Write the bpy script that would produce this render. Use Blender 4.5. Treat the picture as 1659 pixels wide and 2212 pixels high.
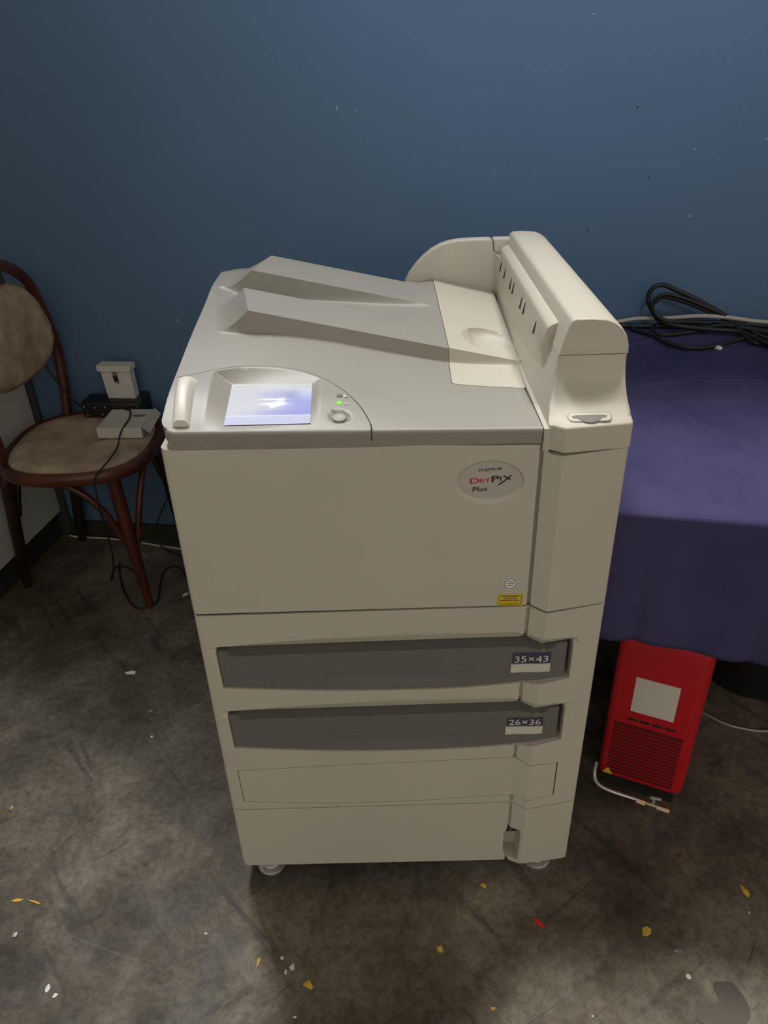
import bpy, bmesh, math, random
from math import sin, cos, pi, sqrt, radians
from mathutils import Vector, Matrix, geometry
for _o in list(bpy.data.objects): bpy.data.objects.remove(_o, do_unlink=True)
S = bpy.context.scene
COL = S.collection
random.seed(7)

# ------------------------------------------------------------------ camera, world, lights, exposure
cam = bpy.data.cameras.new('camera'); camo = bpy.data.objects.new('camera', cam); COL.objects.link(camo)
camo.location = (0.29628, -0.89638, 1.37477)
camo.rotation_euler = (1.0216, 0.02793, -0.00794)
cam.sensor_fit = 'VERTICAL'; cam.sensor_height = 24.0
cam.lens = 1661.0 / 2212.0 * 24.0
cam.clip_start = 0.02
S.camera = camo

w = bpy.data.worlds.new('room_air'); S.world = w; w.use_nodes = True
_n = w.node_tree.nodes; _l = w.node_tree.links
_tc = _n.new('ShaderNodeTexCoord'); _sp = _n.new('ShaderNodeSeparateXYZ'); _l.new(_tc.outputs['Generated'], _sp.inputs[0])
_up = _n.new('ShaderNodeValToRGB'); _e = _up.color_ramp.elements
_e[0].position = 0.0; _e[0].color = (.42, .42, .42, 1); _e[1].position = 1.0; _e[1].color = (.22, .22, .22, 1)
for _p, _c in ((0.12, .85), (0.28, 1.15), (0.50, .80), (0.85, .26)): _q = _e.new(_p); _q.color = (_c, _c, _c, 1)
_l.new(_sp.outputs['Z'], _up.inputs[0])
_fr = _n.new('ShaderNodeMapRange'); _fr.inputs[1].default_value = -0.8; _fr.inputs[2].default_value = 0.6; _fr.inputs[3].default_value = 1.0; _fr.inputs[4].default_value = 0.30
_l.new(_sp.outputs['Y'], _fr.inputs[0])
_m = _n.new('ShaderNodeMath'); _m.operation = 'MULTIPLY'; _l.new(_up.outputs[0], _m.inputs[0]); _l.new(_fr.outputs[0], _m.inputs[1])
_m2 = _n.new('ShaderNodeMath'); _m2.operation = 'MULTIPLY'; _m2.inputs[1].default_value = 0.83; _l.new(_m.outputs[0], _m2.inputs[0])
_n['Background'].inputs[0].default_value = (1.0, 0.915, 0.775, 1)
_l.new(_m2.outputs[0], _n['Background'].inputs[1])

def area(name, loc, target, size, power, color, spread=None, size_y=None):
    l = bpy.data.lights.new(name, 'AREA'); l.energy = power; l.color = color
    l.size = size
    if size_y: l.shape = 'RECTANGLE'; l.size_y = size_y
    if spread: l.spread = spread
    o = bpy.data.objects.new(name, l); COL.objects.link(o); o.location = loc
    o.rotation_euler = (Vector(target) - Vector(loc)).to_track_quat('-Z', 'Y').to_euler()
    return o
def spot(name, loc, target, power, color, angle, blend, radius):
    l = bpy.data.lights.new(name, 'SPOT'); l.energy = power; l.color = color
    l.spot_size = radians(angle); l.spot_blend = blend; l.shadow_soft_size = radius
    o = bpy.data.objects.new(name, l); COL.objects.link(o); o.location = loc
    o.rotation_euler = (Vector(target) - Vector(loc)).to_track_quat('-Z', 'Y').to_euler()
    return o
area('skylight_over_wall', (-1.06, 3.40, 7.65), (0.0, 0.0, 0.5), 1.0, 430, (0.985, 0.985, 0.97), size_y=2.5)
spot('high_lamp', (2.05, 2.36, 7.5), (1.10, -0.42, 0.0), 1500, (1.0, 0.955, 0.86), 25, 1.0, 0.6)
spot('added_wall_spot', (0.75, -0.9, 2.7), (0.72, 1.05, 1.95), 105, (0.74, 0.87, 1.0), 70, 1.0, 0.25)  # unseen spot added to brighten the upper part of the blue wall

S.view_settings.view_transform = 'Standard'
S.view_settings.look = 'None'
S.view_settings.gamma = 1.0
S.view_settings.use_curve_mapping = False
S.view_settings.exposure = 0.0

# ------------------------------------------------------------------ materials
def srgb(r, g, b):
    f = lambda c: (c/255.0/12.92 if c/255.0 <= 0.04045 else ((c/255.0+0.055)/1.055)**2.4)
    return (f(r), f(g), f(b), 1.0)
def mat(name, col, rough=0.5, metal=0.0, bump=0.0, bscale=400.0, var=0.0, vscale=8.0, spec=0.5, emit=None, estr=0.0, sheen=0.0):
    m = bpy.data.materials.new(name); m.use_nodes = True
    nt = m.node_tree; b = nt.nodes['Principled BSDF']
    b.inputs['Base Color'].default_value = col if len(col) == 4 else (*col, 1)
    b.inputs['Roughness'].default_value = rough; b.inputs['Metallic'].default_value = metal
    b.inputs['Specular IOR Level'].default_value = spec
    if sheen: b.inputs['Sheen Weight'].default_value = sheen
    if emit: b.inputs['Emission Color'].default_value = emit; b.inputs['Emission Strength'].default_value = estr
    tc = nt.nodes.new('ShaderNodeTexCoord')
    if var:
        n = nt.nodes.new('ShaderNodeTexNoise'); n.inputs['Scale'].default_value = vscale; n.inputs['Detail'].default_value = 6
        nt.links.new(tc.outputs['Object'], n.inputs['Vector'])
        r = nt.nodes.new('ShaderNodeMapRange'); r.inputs[1].default_value = 0.3; r.inputs[2].default_value = 0.7
        r.inputs[3].default_value = 1 - var; r.inputs[4].default_value = 1 + var
        nt.links.new(n.outputs['Fac'], r.inputs[0])
        v = nt.nodes.new('ShaderNodeVectorMath'); v.operation = 'SCALE'
        v.inputs[0].default_value = b.inputs['Base Color'].default_value[:3]
        nt.links.new(r.outputs[0], v.inputs['Scale']); nt.links.new(v.outputs[0], b.inputs['Base Color'])
    if bump:
        n2 = nt.nodes.new('ShaderNodeTexNoise'); n2.inputs['Scale'].default_value = bscale; n2.inputs['Detail'].default_value = 3
        nt.links.new(tc.outputs['Object'], n2.inputs['Vector'])
        bp = nt.nodes.new('ShaderNodeBump'); bp.inputs['Strength'].default_value = bump; bp.inputs['Distance'].default_value = 0.002
        nt.links.new(n2.outputs['Fac'], bp.inputs['Height']); nt.links.new(bp.outputs[0], b.inputs['Normal'])
    return m
M = {}
M['beige'] = mat('beige_plastic', (0.565, 0.532, 0.455), 0.48, bump=0.06, bscale=900, var=0.02, vscale=6)
M['grey'] = mat('grey_plastic', (0.32, 0.308, 0.274), 0.42, bump=0.08, bscale=900, var=0.03, vscale=5)
M['drawer'] = mat('drawer_plastic', (0.155, 0.155, 0.14), 0.5, bump=0.06, bscale=900)
M['bezel'] = mat('bezel_plastic', (0.42, 0.40, 0.355), 0.45)
M['handle'] = mat('latch_plastic', (0.80, 0.775, 0.70), 0.4)
M['dark'] = mat('dark_gap', (0.012, 0.012, 0.011), 0.8)
M['black'] = mat('black_plastic', (0.012, 0.012, 0.013), 0.35)
M['groove'] = mat('groove_plastic', (0.36, 0.34, 0.29), 0.6)
M['badge'] = mat('badge_plastic', (0.50, 0.485, 0.44), 0.35)
M['ink_red'] = mat('red_ink', srgb(190, 40, 45), 0.5)
M['ink_black'] = mat('black_ink', (0.02, 0.018, 0.018), 0.5)
M['ink_grey'] = mat('grey_ink', (0.12, 0.115, 0.1), 0.5)
M['ink_white'] = mat('white_ink', (0.75, 0.75, 0.78), 0.5)
M['navy'] = mat('navy_label', (0.05, 0.052, 0.085), 0.4)
M['label'] = mat('label_paper', (0.66, 0.63, 0.56), 0.5)
M['white_seal'] = mat('white_seal', (0.80, 0.79, 0.80), 0.4)
M['yellow'] = mat('yellow_label', srgb(225, 195, 45), 0.45)
M['chrome'] = mat('chrome_metal', (0.8, 0.79, 0.77), 0.3, metal=0.75)
M['steel'] = mat('dull_steel', (0.45, 0.45, 0.43), 0.45, metal=0.4)
M['brass'] = mat('worn_brass', (0.40, 0.33, 0.22), 0.35, metal=0.9)
M['rubber'] = mat('black_rubber', (0.01, 0.01, 0.01), 0.55)
M['grey_cable'] = mat('grey_cable', (0.42, 0.38, 0.34), 0.5)
M['white_cable'] = mat('white_cable', (0.55, 0.55, 0.50), 0.5)
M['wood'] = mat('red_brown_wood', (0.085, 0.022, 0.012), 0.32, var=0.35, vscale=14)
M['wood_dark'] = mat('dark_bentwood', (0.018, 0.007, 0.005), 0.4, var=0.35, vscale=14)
M['card'] = mat('white_card', (0.62, 0.60, 0.55), 0.65, var=0.04, vscale=20)
M['cardboard'] = mat('brown_card', (0.22, 0.15, 0.09), 0.8)
M['cam_black'] = mat('black_casing', (0.008, 0.008, 0.009), 0.45, bump=0.5, bscale=150)
M['red'] = mat('red_lacquer', (0.50, 0.010, 0.018), 0.35, bump=0.1, bscale=500)
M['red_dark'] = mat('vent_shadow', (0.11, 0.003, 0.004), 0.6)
M['led_on'] = mat('green_led', (0.1, 0.5, 0.02), 0.3, emit=(0.18, 0.9, 0.03, 1), estr=0.75)
M['led_off'] = mat('dim_led', (0.12, 0.16, 0.03), 0.25)
M['trash_white'] = mat('white_scrap', (0.85, 0.85, 0.82), 0.6)
M['trash_clear'] = mat('clear_scrap', (0.22, 0.23, 0.20), 0.3)
M['trash_yellow'] = mat('yellow_scrap', (0.80, 0.52, 0.09), 0.6)
M['trash_red'] = mat('red_scrap', (0.72, 0.035, 0.02), 0.45)
M['trash_brown'] = mat('brown_scrap', (0.20, 0.10, 0.05), 0.6)
M['chip'] = mat('pale_paint_chip', (0.26, 0.32, 0.36), 0.6)
M['chip_dark'] = mat('dark_paint_chip', (0.008, 0.01, 0.013), 0.6)
M['strip'] = mat('dark_trim_paint', (0.038, 0.044, 0.048), 0.6)
M['base_dark'] = mat('dark_skirting', (0.03, 0.028, 0.026), 0.6)
M['white_wall'] = mat('white_wall_paint', (0.56, 0.555, 0.52), 0.7, bump=0.05, bscale=80)

def blue_wall():
    m = bpy.data.materials.new('blue_wall_paint'); m.use_nodes = True; nt = m.node_tree; N = nt.nodes; Lk = nt.links
    b = N['Principled BSDF']; b.inputs['Roughness'].default_value = 0.5; b.inputs['Specular IOR Level'].default_value = 0.3
    tc = N.new('ShaderNodeTexCoord')
    n = N.new('ShaderNodeTexNoise'); n.inputs['Scale'].default_value = 1.6; n.inputs['Detail'].default_value = 5
    Lk.new(tc.outputs['Object'], n.inputs['Vector'])
    cr = N.new('ShaderNodeValToRGB'); e = cr.color_ramp.elements
    e[0].position = 0.3; e[0].color = (0.083, 0.145, 0.235, 1); e[1].position = 0.7; e[1].color = (0.098, 0.166, 0.268, 1)
    Lk.new(n.outputs['Fac'], cr.inputs[0])
    v = N.new('ShaderNodeTexVoronoi'); v.inputs['Scale'].default_value = 22; v.inputs['Randomness'].default_value = 1
    Lk.new(tc.outputs['Object'], v.inputs['Vector'])
    lt = N.new('ShaderNodeMath'); lt.operation = 'LESS_THAN'; lt.inputs[1].default_value = 0.022; Lk.new(v.outputs['Distance'], lt.inputs[0])
    mx = N.new('ShaderNodeMixRGB'); mx.inputs[2].default_value = (0.13, 0.2, 0.27, 1)
    Lk.new(lt.outputs[0], mx.inputs[0]); Lk.new(cr.outputs[0], mx.inputs[1]); Lk.new(mx.outputs[0], b.inputs['Base Color'])
    n2 = N.new('ShaderNodeTexNoise'); n2.inputs['Scale'].default_value = 60; n2.inputs['Detail'].default_value = 4
    Lk.new(tc.outputs['Object'], n2.inputs['Vector'])
    bp = N.new('ShaderNodeBump'); bp.inputs['Strength'].default_value = 0.12; bp.inputs['Distance'].default_value = 0.003
    Lk.new(n2.outputs['Fac'], bp.inputs['Height']); Lk.new(bp.outputs[0], b.inputs['Normal'])
    return m
M['blue_wall'] = blue_wall()

def floor_mat():
    m = bpy.data.materials.new('worn_concrete'); m.use_nodes = True; nt = m.node_tree; N = nt.nodes; Lk = nt.links
    b = N['Principled BSDF']; b.inputs['Specular IOR Level'].default_value = 0.35
    tc = N.new('ShaderNodeTexCoord')
    def noise(scale, detail=8, rough=0.6, dist=0.0, vec=None):
        n = N.new('ShaderNodeTexNoise'); n.inputs['Scale'].default_value = scale; n.inputs['Detail'].default_value = detail
        n.inputs['Roughness'].default_value = rough; n.inputs['Distortion'].default_value = dist
        Lk.new(vec or tc.outputs['Object'], n.inputs['Vector']); return n.outputs['Fac']
    def ramp(src, stops):
        r = N.new('ShaderNodeValToRGB'); e = r.color_ramp.elements
        while len(e) < len(stops): e.new(0.5)
        for k, (p, c) in enumerate(stops): e[k].position = p; e[k].color = c if len(c) == 4 else (*c, 1)
        Lk.new(src, r.inputs[0]); return r.outputs[0]
    def mix(f, a, c, mode='MIX', fac=None):
        x = N.new('ShaderNodeMixRGB'); x.blend_type = mode
        if fac is not None: x.inputs[0].default_value = fac
        else: Lk.new(f, x.inputs[0])
        if isinstance(a, tuple): x.inputs[1].default_value = a
        else: Lk.new(a, x.inputs[1])
        if isinstance(c, tuple): x.inputs[2].default_value = c
        else: Lk.new(c, x.inputs[2])
        return x.outputs[0]
    base = ramp(noise(3.2, 9, 0.62, 0.3), [(0.32, (0.050, 0.041, 0.029)), (0.5, (0.145, 0.126, 0.098)), (0.66, (0.255, 0.228, 0.185))])
    med = ramp(noise(14, 8, 0.7, 0.6), [(0.36, (0.72, 0.72, 0.71)), (0.5, (1, 1, 1)), (0.64, (1.2, 1.19, 1.17))])
    c = mix(None, base, med, 'MULTIPLY', 1.0)
    fine = ramp(noise(70, 6, 0.75, 0.4), [(0.38, (0.62, 0.62, 0.61)), (0.58, (1.12, 1.12, 1.11))])
    c = mix(None, c, fine, 'MULTIPLY', 0.8)
    # dark scuffs and smears running across the floor
    def smear(rot, sx, sy, scale, lo, hi, dark):
        vr = N.new('ShaderNodeVectorRotate'); vr.rotation_type = 'Z_AXIS'; vr.inputs['Angle'].default_value = rot
        Lk.new(tc.outputs['Object'], vr.inputs['Vector'])
        mp = N.new('ShaderNodeMapping'); mp.inputs['Scale'].default_value = (sx, sy, 1)
        Lk.new(vr.outputs[0], mp.inputs['Vector'])
        return ramp(noise(scale, 5, 0.6, 0.8, mp.outputs[0]), [(lo, (0, 0, 0)), (hi, (dark, dark, dark))])
    c = mix(smear(0.9, 1, 9, 2.2, 0.58, 0.66, 0.55), c, (0.035, 0.036, 0.030, 1))
    c = mix(smear(-0.6, 1, 12, 2.6, 0.62, 0.68, 0.45), c, (0.04, 0.038, 0.030, 1))
    c = mix(smear(2.2, 1, 45, 3.0, 0.68, 0.70, 0.55), c, (0.030, 0.028, 0.024, 1))
    # thin dark scratches in many directions
    for rot, sy, sc, lo in ((0.5, 60, 1.5, .675), (-1.0, 50, 1.7, .68), (2.65, 70, 1.3, .67), (1.75, 65, 1.6, .69)):
        c = mix(smear(rot, 0.8, sy, sc, lo, lo+.012, 0.42), c, (0.038, 0.034, 0.028, 1))
    # thin pale scratches
    c = mix(smear(0.35, 1, 110, 2.0, 0.70, 0.715, 0.5), c, (0.30, 0.27, 0.22, 1))
    c = mix(smear(1.5, 1, 120, 2.4, 0.71, 0.725, 0.5), c, (0.28, 0.25, 0.2, 1))
    Lk.new(c, b.inputs['Base Color'])
    Lk.new(ramp(noise(9, 6, 0.6), [(0.35, (0.45, 0.45, 0.45)), (0.65, (0.72, 0.72, 0.72))]), b.inputs['Roughness'])
    bp = N.new('ShaderNodeBump'); bp.inputs['Strength'].default_value = 0.25; bp.inputs['Distance'].default_value = 0.003
    Lk.new(noise(45, 8, 0.7), bp.inputs['Height']); Lk.new(bp.outputs[0], b.inputs['Normal'])
    return m
M['floor'] = floor_mat()

def fabric(name, c0, c1, scale, bscale, rough=0.95, weave=0.3):
    m = bpy.data.materials.new(name); m.use_nodes = True; nt = m.node_tree; N = nt.nodes; Lk = nt.links
    b = N['Principled BSDF']; b.inputs['Roughness'].default_value = rough; b.inputs['Specular IOR Level'].default_value = 0.15
    tc = N.new('ShaderNodeTexCoord')
    n = N.new('ShaderNodeTexNoise'); n.inputs['Scale'].default_value = scale; n.inputs['Detail'].default_value = 7; n.inputs['Roughness'].default_value = 0.65
    Lk.new(tc.outputs['Object'], n.inputs['Vector'])
    cr = N.new('ShaderNodeValToRGB'); e = cr.color_ramp.elements
    e[0].position = 0.33; e[0].color = (*c0, 1); e[1].position = 0.68; e[1].color = (*c1, 1)
    Lk.new(n.outputs['Fac'], cr.inputs[0]); Lk.new(cr.outputs[0], b.inputs['Base Color'])
    n2 = N.new('ShaderNodeTexNoise'); n2.inputs['Scale'].default_value = bscale; n2.inputs['Detail'].default_value = 3
    Lk.new(tc.outputs['Object'], n2.inputs['Vector'])
    bp = N.new('ShaderNodeBump'); bp.inputs['Strength'].default_value = weave; bp.inputs['Distance'].default_value = 0.002
    Lk.new(n2.outputs['Fac'], bp.inputs['Height']); Lk.new(bp.outputs[0], b.inputs['Normal'])
    return m
M['cloth'] = fabric('purple_cloth', (0.045, 0.043, 0.118), (0.072, 0.064, 0.152), 5, 500)
M['velvet'] = fabric('worn_brown_velvet', (0.30, 0.205, 0.135), (0.56, 0.45, 0.33), 12, 250)

# ------------------------------------------------------------------ helpers
WL = {}          # world location of the origin of each object
def wloc(o): return WL.get(o.name, Vector((0, 0, 0))) if o else Vector((0, 0, 0))
def thing(name, label, cat, loc, group=None):
    o = bpy.data.objects.new(name, None); COL.objects.link(o); o.empty_display_size = 0.05
    o.location = loc; WL[o.name] = Vector(loc); o['label'] = label; o['category'] = cat
    if group: o['group'] = group
    return o
def tag(o, label, cat, group=None):
    o['label'] = label; o['category'] = cat
    if group: o['group'] = group
    return o
def mk(name, V, F, m, parent=None, smooth=None, bevel=None, seg=2, loc=None, label=None, kind=None):
    """link ONE mesh object; V are world coordinates"""
    base = wloc(parent) if parent else (Vector(loc) if loc is not None else Vector((0, 0, 0)))
    me = bpy.data.meshes.new(name)
    me.from_pydata([tuple(Vector(v) - base) for v in V], [], F); me.validate(); me.update()
    o = bpy.data.objects.new(name, me); COL.objects.link(o)
    if m: me.materials.append(m)
    if parent: o.parent = parent
    else: o.location = base
    WL[o.name] = base
    if smooth is not None:
        me.shade_smooth()
        if smooth < 179:
            me.set_sharp_from_angle(angle=radians(smooth))
            wn_ = o.modifiers.new('weighted', 'WEIGHTED_NORMAL'); wn_.keep_sharp = True; wn_.weight = 60
    if bevel:
        b = o.modifiers.new('bevel', 'BEVEL'); b.width = bevel; b.segments = seg; b.limit_method = 'ANGLE'; b.angle_limit = radians(30)
        me.shade_smooth(); me.set_sharp_from_angle(angle=radians(50))
    if label: o['label'] = label
    if kind: o['kind'] = kind
    return o
def box(x0, x1, y0, y1, z0, z1):
    V = [(x0,y0,z0),(x1,y0,z0),(x1,y1,z0),(x0,y1,z0),(x0,y0,z1),(x1,y0,z1),(x1,y1,z1),(x0,y1,z1)]
    F = [(0,3,2,1),(4,5,6,7),(0,1,5,4),(1,2,6,5),(2,3,7,6),(3,0,4,7)]
    return V, F
def obox(c, ux, uy, sx, sy, z0, z1, zs=None):
    """box with centre c (x,y), horizontal unit axis ux, other axis uy"""
    V = []
    for z in (z0, z1):
        for a, b in ((-1,-1),(1,-1),(1,1),(-1,1)):
            V.append((c[0]+a*sx/2*ux[0]+b*sy/2*uy[0], c[1]+a*sx/2*ux[1]+b*sy/2*uy[1], z))
    return V, [(0,3,2,1),(4,5,6,7),(0,1,5,4),(1,2,6,5),(2,3,7,6),(3,0,4,7)]
def merge(*parts):
    V = []; F = []
    for v, f in parts:
        n = len(V); V += [tuple(p) for p in v]; F += [tuple(i+n for i in q) for q in f]
    return V, F
def extrude(poly, fn, a, b):
    """poly: list of 2d CCW; fn(u,v,w)->xyz ; extruded from w=a to w=b"""
    n = len(poly)
    V = [fn(u, v, a) for u, v in poly] + [fn(u, v, b) for u, v in poly]
    F = [tuple(range(n-1, -1, -1)), tuple(range(n, 2*n))] + [(i, (i+1) % n, n+(i+1) % n, n+i) for i in range(n)]
    return V, F
def catmull(P, n=8, closed=False):
    P = [Vector(p) for p in P]; out = []
    m = len(P)
    for i in range(m if closed else m-1):
        p0 = P[(i-1) % m] if closed or i > 0 else P[0]; p1 = P[i]; p2 = P[(i+1) % m]
        p3 = P[(i+2) % m] if closed or i+2 < m else P[-1]
        for k in range(n):
            t = k/n
            out.append(0.5*((2*p1)+(-p0+p2)*t+(2*p0-5*p1+4*p2-p3)*t*t+(-p0+3*p1-3*p2+p3)*t**3))
    if not closed: out.append(P[-1])
    return out
def tube(P, r, sides=10, n=8, closed=False, smooth=True, flat=(1, 1)):
    """tube along points; r number or list per input point; flat scales the two section axes"""
    C = catmull(P, n, closed) if smooth else [Vector(p) for p in P]
    k = len(C)
    if isinstance(r, (list, tuple)):
        rr = []
        for i in range(k):
            t = i/(k-1)*(len(r)-1); a = min(int(t), len(r)-2); rr.append(r[a]*(1-(t-a))+r[a+1]*(t-a))
    else: rr = [r]*k
    V = []; F = []; up = Vector((0, 0, 1)); prev = None
    for i in range(k):
        a = C[(i-1) % k] if closed or i > 0 else C[i]; b = C[(i+1) % k] if closed or i < k-1 else C[i]
        t = (b-a).normalized()
        if prev is None:
            s = t.cross(up)
            if s.length < 0.1: s = t.cross(Vector((1, 0, 0)))
            s.normalize()
        else:
            s = (prev - t*prev.dot(t)).normalized()
        prev = s; q = t.cross(s)
        for j in range(sides):
            an = 2*pi*j/sides
            V.append(C[i]+s*cos(an)*rr[i]*flat[0]+q*sin(an)*rr[i]*flat[1])
    rng = k if closed else k-1
    for i in range(rng):
        for j in range(sides):
            a = i*sides+j; b = i*sides+(j+1) % sides; c = ((i+1) % k)*sides+(j+1) % sides; d = ((i+1) % k)*sides+j
            F.append((a, b, c, d))
    if not closed:
        F.append(tuple(range(sides-1, -1, -1))); F.append(tuple(range((k-1)*sides, k*sides)))
    return V, F
def lathe(profile, c, n=28, axis='z', rot=None):
    """profile list of (r, h); around vertical axis at c"""
    V = []; F = []
    for r, h in profile:
        for j in range(n):
            a = 2*pi*j/n; V.append(Vector((r*cos(a), r*sin(a), h)))
    for i in range(len(profile)-1):
        for j in range(n):
            F.append((i*n+j, i*n+(j+1) % n, (i+1)*n+(j+1) % n, (i+1)*n+j))
    F.append(tuple(range(n-1, -1, -1))); F.append(tuple(range((len(profile)-1)*n, len(profile)*n)))
    if rot: V = [rot @ v for v in V]
    return [v+Vector(c) for v in V], F
def inside(p, poly):
    x, y = p; c = False; n = len(poly); j = n-1
    for i in range(n):
        xi, yi = poly[i]; xj, yj = poly[j]
        if (yi > y) != (yj > y) and x < (xj-xi)*(y-yi)/(yj-yi)+xi: c = not c
        j = i
    return c
def resample(poly, step, closed=True):
    out = []; n = len(poly)
    for i in range(n if closed else n-1):
        a = poly[i]; b = poly[(i+1) % n]; d = math.hypot(b[0]-a[0], b[1]-a[1]); k = max(1, int(math.ceil(d/step)))
        for q in range(k): out.append((a[0]+(b[0]-a[0])*q/k, a[1]+(b[1]-a[1])*q/k))
    if not closed: out.append(poly[-1])
    return out
def seg_dist2(p, a, b):
    dx, dy = b[0]-a[0], b[1]-a[1]; L = dx*dx+dy*dy
    t = 0 if L == 0 else max(0, min(1, ((p[0]-a[0])*dx+(p[1]-a[1])*dy)/L))
    return (p[0]-a[0]-t*dx)**2+(p[1]-a[1]-t*dy)**2
def region(outline, wf, us, vs, fn, holes=(), cons=(), rnd=0.001, wbot=None, skirt=0.004, step=0.006, rings=3, inset=0.0015):
    """a curved sheet over a 2d outline (CCW) with rounded rim and skirt; fn(u,v,w)->xyz"""
    out = resample(outline, step); hs = [resample(h, step) for h in holes]
    pts = []; edges = []
    loops = []
    for lp in [out]+hs:
        n0 = len(pts); pts += lp; k = len(lp); edges += [(n0+i, n0+(i+1) % k) for i in range(k)]; loops.append((n0, k))
    segs = []
    for lp in [outline]+list(holes): segs += [(lp[i], lp[(i+1) % len(lp)]) for i in range(len(lp))]
    for cpoly in cons:
        r = resample(cpoly, step, False); keep = []
        for q in r:
            ok = inside(q, outline) and not any(inside(q, h) for h in holes) and min(seg_dist2(q, a, b) for a, b in segs) > (step*0.25)**2
            keep.append(ok)
        last = None
        for q, ok in zip(r, keep):
            if ok:
                pts.append(q)
                if last is not None: edges.append((last, len(pts)-1))
                last = len(pts)-1
            else: last = None
    if inset:
        for li, lp in enumerate([out]+hs):
            k = len(lp); area2 = sum(lp[i][0]*lp[(i+1) % k][1]-lp[(i+1) % k][0]*lp[i][1] for i in range(k)); sg = 1 if area2 > 0 else -1
            if li > 0: sg = -sg
            ip = []
            for i in range(k):
                a = lp[i-1]; b = lp[(i+1) % k]; dx, dy = b[0]-a[0], b[1]-a[1]; l = math.hypot(dx, dy) or 1
                q = (lp[i][0]-sg*dy/l*inset, lp[i][1]+sg*dx/l*inset)
                ok = inside(q, out) and not any(inside(q, h) for h in hs) and min(seg_dist2(q, c, d) for c, d in segs) > (inset*.6)**2
                ip.append(q if ok else None)
            last = None
            for q in ip+[ip[0]]:
                if q is None: last = None; continue
                pts.append(q)
                if last is not None: edges.append((last, len(pts)-1))
                last = len(pts)-1
    for u in us:
        for v in vs:
            if not inside((u, v), outline) or any(inside((u, v), h) for h in holes): continue
            if min(seg_dist2((u, v), a, b) for a, b in segs) < 0.0006**2*4: continue
            pts.append((u, v))
    r = geometry.delaunay_2d_cdt([Vector(q) for q in pts], edges, [], 0, 1e-6)
    vs2, _, fs, ov = r[0], r[1], r[2], r[3]
    idx = {}
    for i, l in enumerate(ov):
        for q in l: idx[q] = i
    V = [fn(v[0], v[1], wf(v[0], v[1])) for v in vs2]; F = []
    for f in fs:
        c = (sum(vs2[i][0] for i in f)/len(f), sum(vs2[i][1] for i in f)/len(f))
        if inside(c, out) and not any(inside(c, h) for h in hs):
            a, b, d = vs2[f[0]], vs2[f[1]], vs2[f[2]]
            ar = (b[0]-a[0])*(d[1]-a[1])-(b[1]-a[1])*(d[0]-a[0])
            F.append(tuple(f) if ar > 0 else tuple(reversed(f)))
    for li, (n0, k) in enumerate(loops):
        lp = pts[n0:n0+k]
        area2 = sum(lp[i][0]*lp[(i+1) % k][1]-lp[(i+1) % k][0]*lp[i][1] for i in range(k))
        order = list(range(k))
        if li == 0 and area2 < 0: order.reverse()
        if li > 0 and area2 > 0: order.reverse()      # holes run clockwise so that "outwards" points into the hole
        prev = [idx[n0+i] for i in order]; L2 = [lp[i] for i in order]
        nor = []
        for i in range(k):
            a = L2[i-1]; b = L2[(i+1) % k]; dx, dy = b[0]-a[0], b[1]-a[1]; l = math.hypot(dx, dy) or 1
            nor.append((dy/l, -dx/l))
        levels = [(rnd*sin(pi/2*q/rings), rnd*(1-cos(pi/2*q/rings)), False) for q in range(1, rings+1)]+[(rnd, skirt, True)]
        for off, drop, last in levels:
            cur = []
            for i in range(k):
                u = L2[i][0]+nor[i][0]*off; v = L2[i][1]+nor[i][1]*off
                ww = wf(L2[i][0], L2[i][1])-drop
                if last and wbot is not None: ww = wbot
                V.append(fn(u, v, ww)); cur.append(len(V)-1)
            for i in range(k):
                j = (i+1) % k; F.append((cur[i], cur[j], prev[j], prev[i]))
            prev = cur
    # drop unused verts
    used = sorted({i for f in F for i in f}); mp = {a: b for b, a in enumerate(used)}
    return [V[i] for i in used], [tuple(mp[i] for i in f) for f in F]
def arange(a, b, s):
    n = max(1, int(round((b-a)/s))); return [a+(b-a)*i/n for i in range(n+1)]
def lerp_tab(tab, x):
    if x <= tab[0][0]: return tab[0][1]
    for (a, fa), (b, fb) in zip(tab, tab[1:]):
        if x <= b: return fa+(fb-fa)*(x-a)/(b-a)
    return tab[-1][1]
def smooth_tab(tab, x):
    """monotone-ish Hermite through the table"""
    if x <= tab[0][0]: return tab[0][1]
    if x >= tab[-1][0]: return tab[-1][1]
    for i in range(len(tab)-1):
        a, fa = tab[i]; b, fb = tab[i+1]
        if x <= b:
            ma = (fb-tab[i-1][1])/(b-tab[i-1][0]) if i > 0 else (fb-fa)/(b-a)
            mb = (tab[i+2][1]-fa)/(tab[i+2][0]-a) if i+2 < len(tab) else (fb-fa)/(b-a)
            h = b-a; t = (x-a)/h
            return (2*t**3-3*t*t+1)*fa+(t**3-2*t*t+t)*h*ma+(-2*t**3+3*t*t)*fb+(t**3-t*t)*h*mb
def text_mesh(s, size, sx=1.0, shear=0.0, bold=0.0, space=1.0):
    c = bpy.data.curves.new('t', 'FONT'); c.body = s; c.size = size; c.shear = shear; c.offset = bold; c.space_character = space
    c.resolution_u = 3; c.fill_mode = 'FRONT'
    o = bpy.data.objects.new('t', c); COL.objects.link(o)
    dg = bpy.context.evaluated_depsgraph_get(); me = bpy.data.meshes.new_from_object(o.evaluated_get(dg))
    V = [(v.co.x*sx, v.co.y) for v in me.vertices]; F = [tuple(q.vertices) for q in me.polygons]
    bpy.data.objects.remove(o); bpy.data.curves.remove(c); bpy.data.meshes.remove(me)
    return V, F
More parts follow.
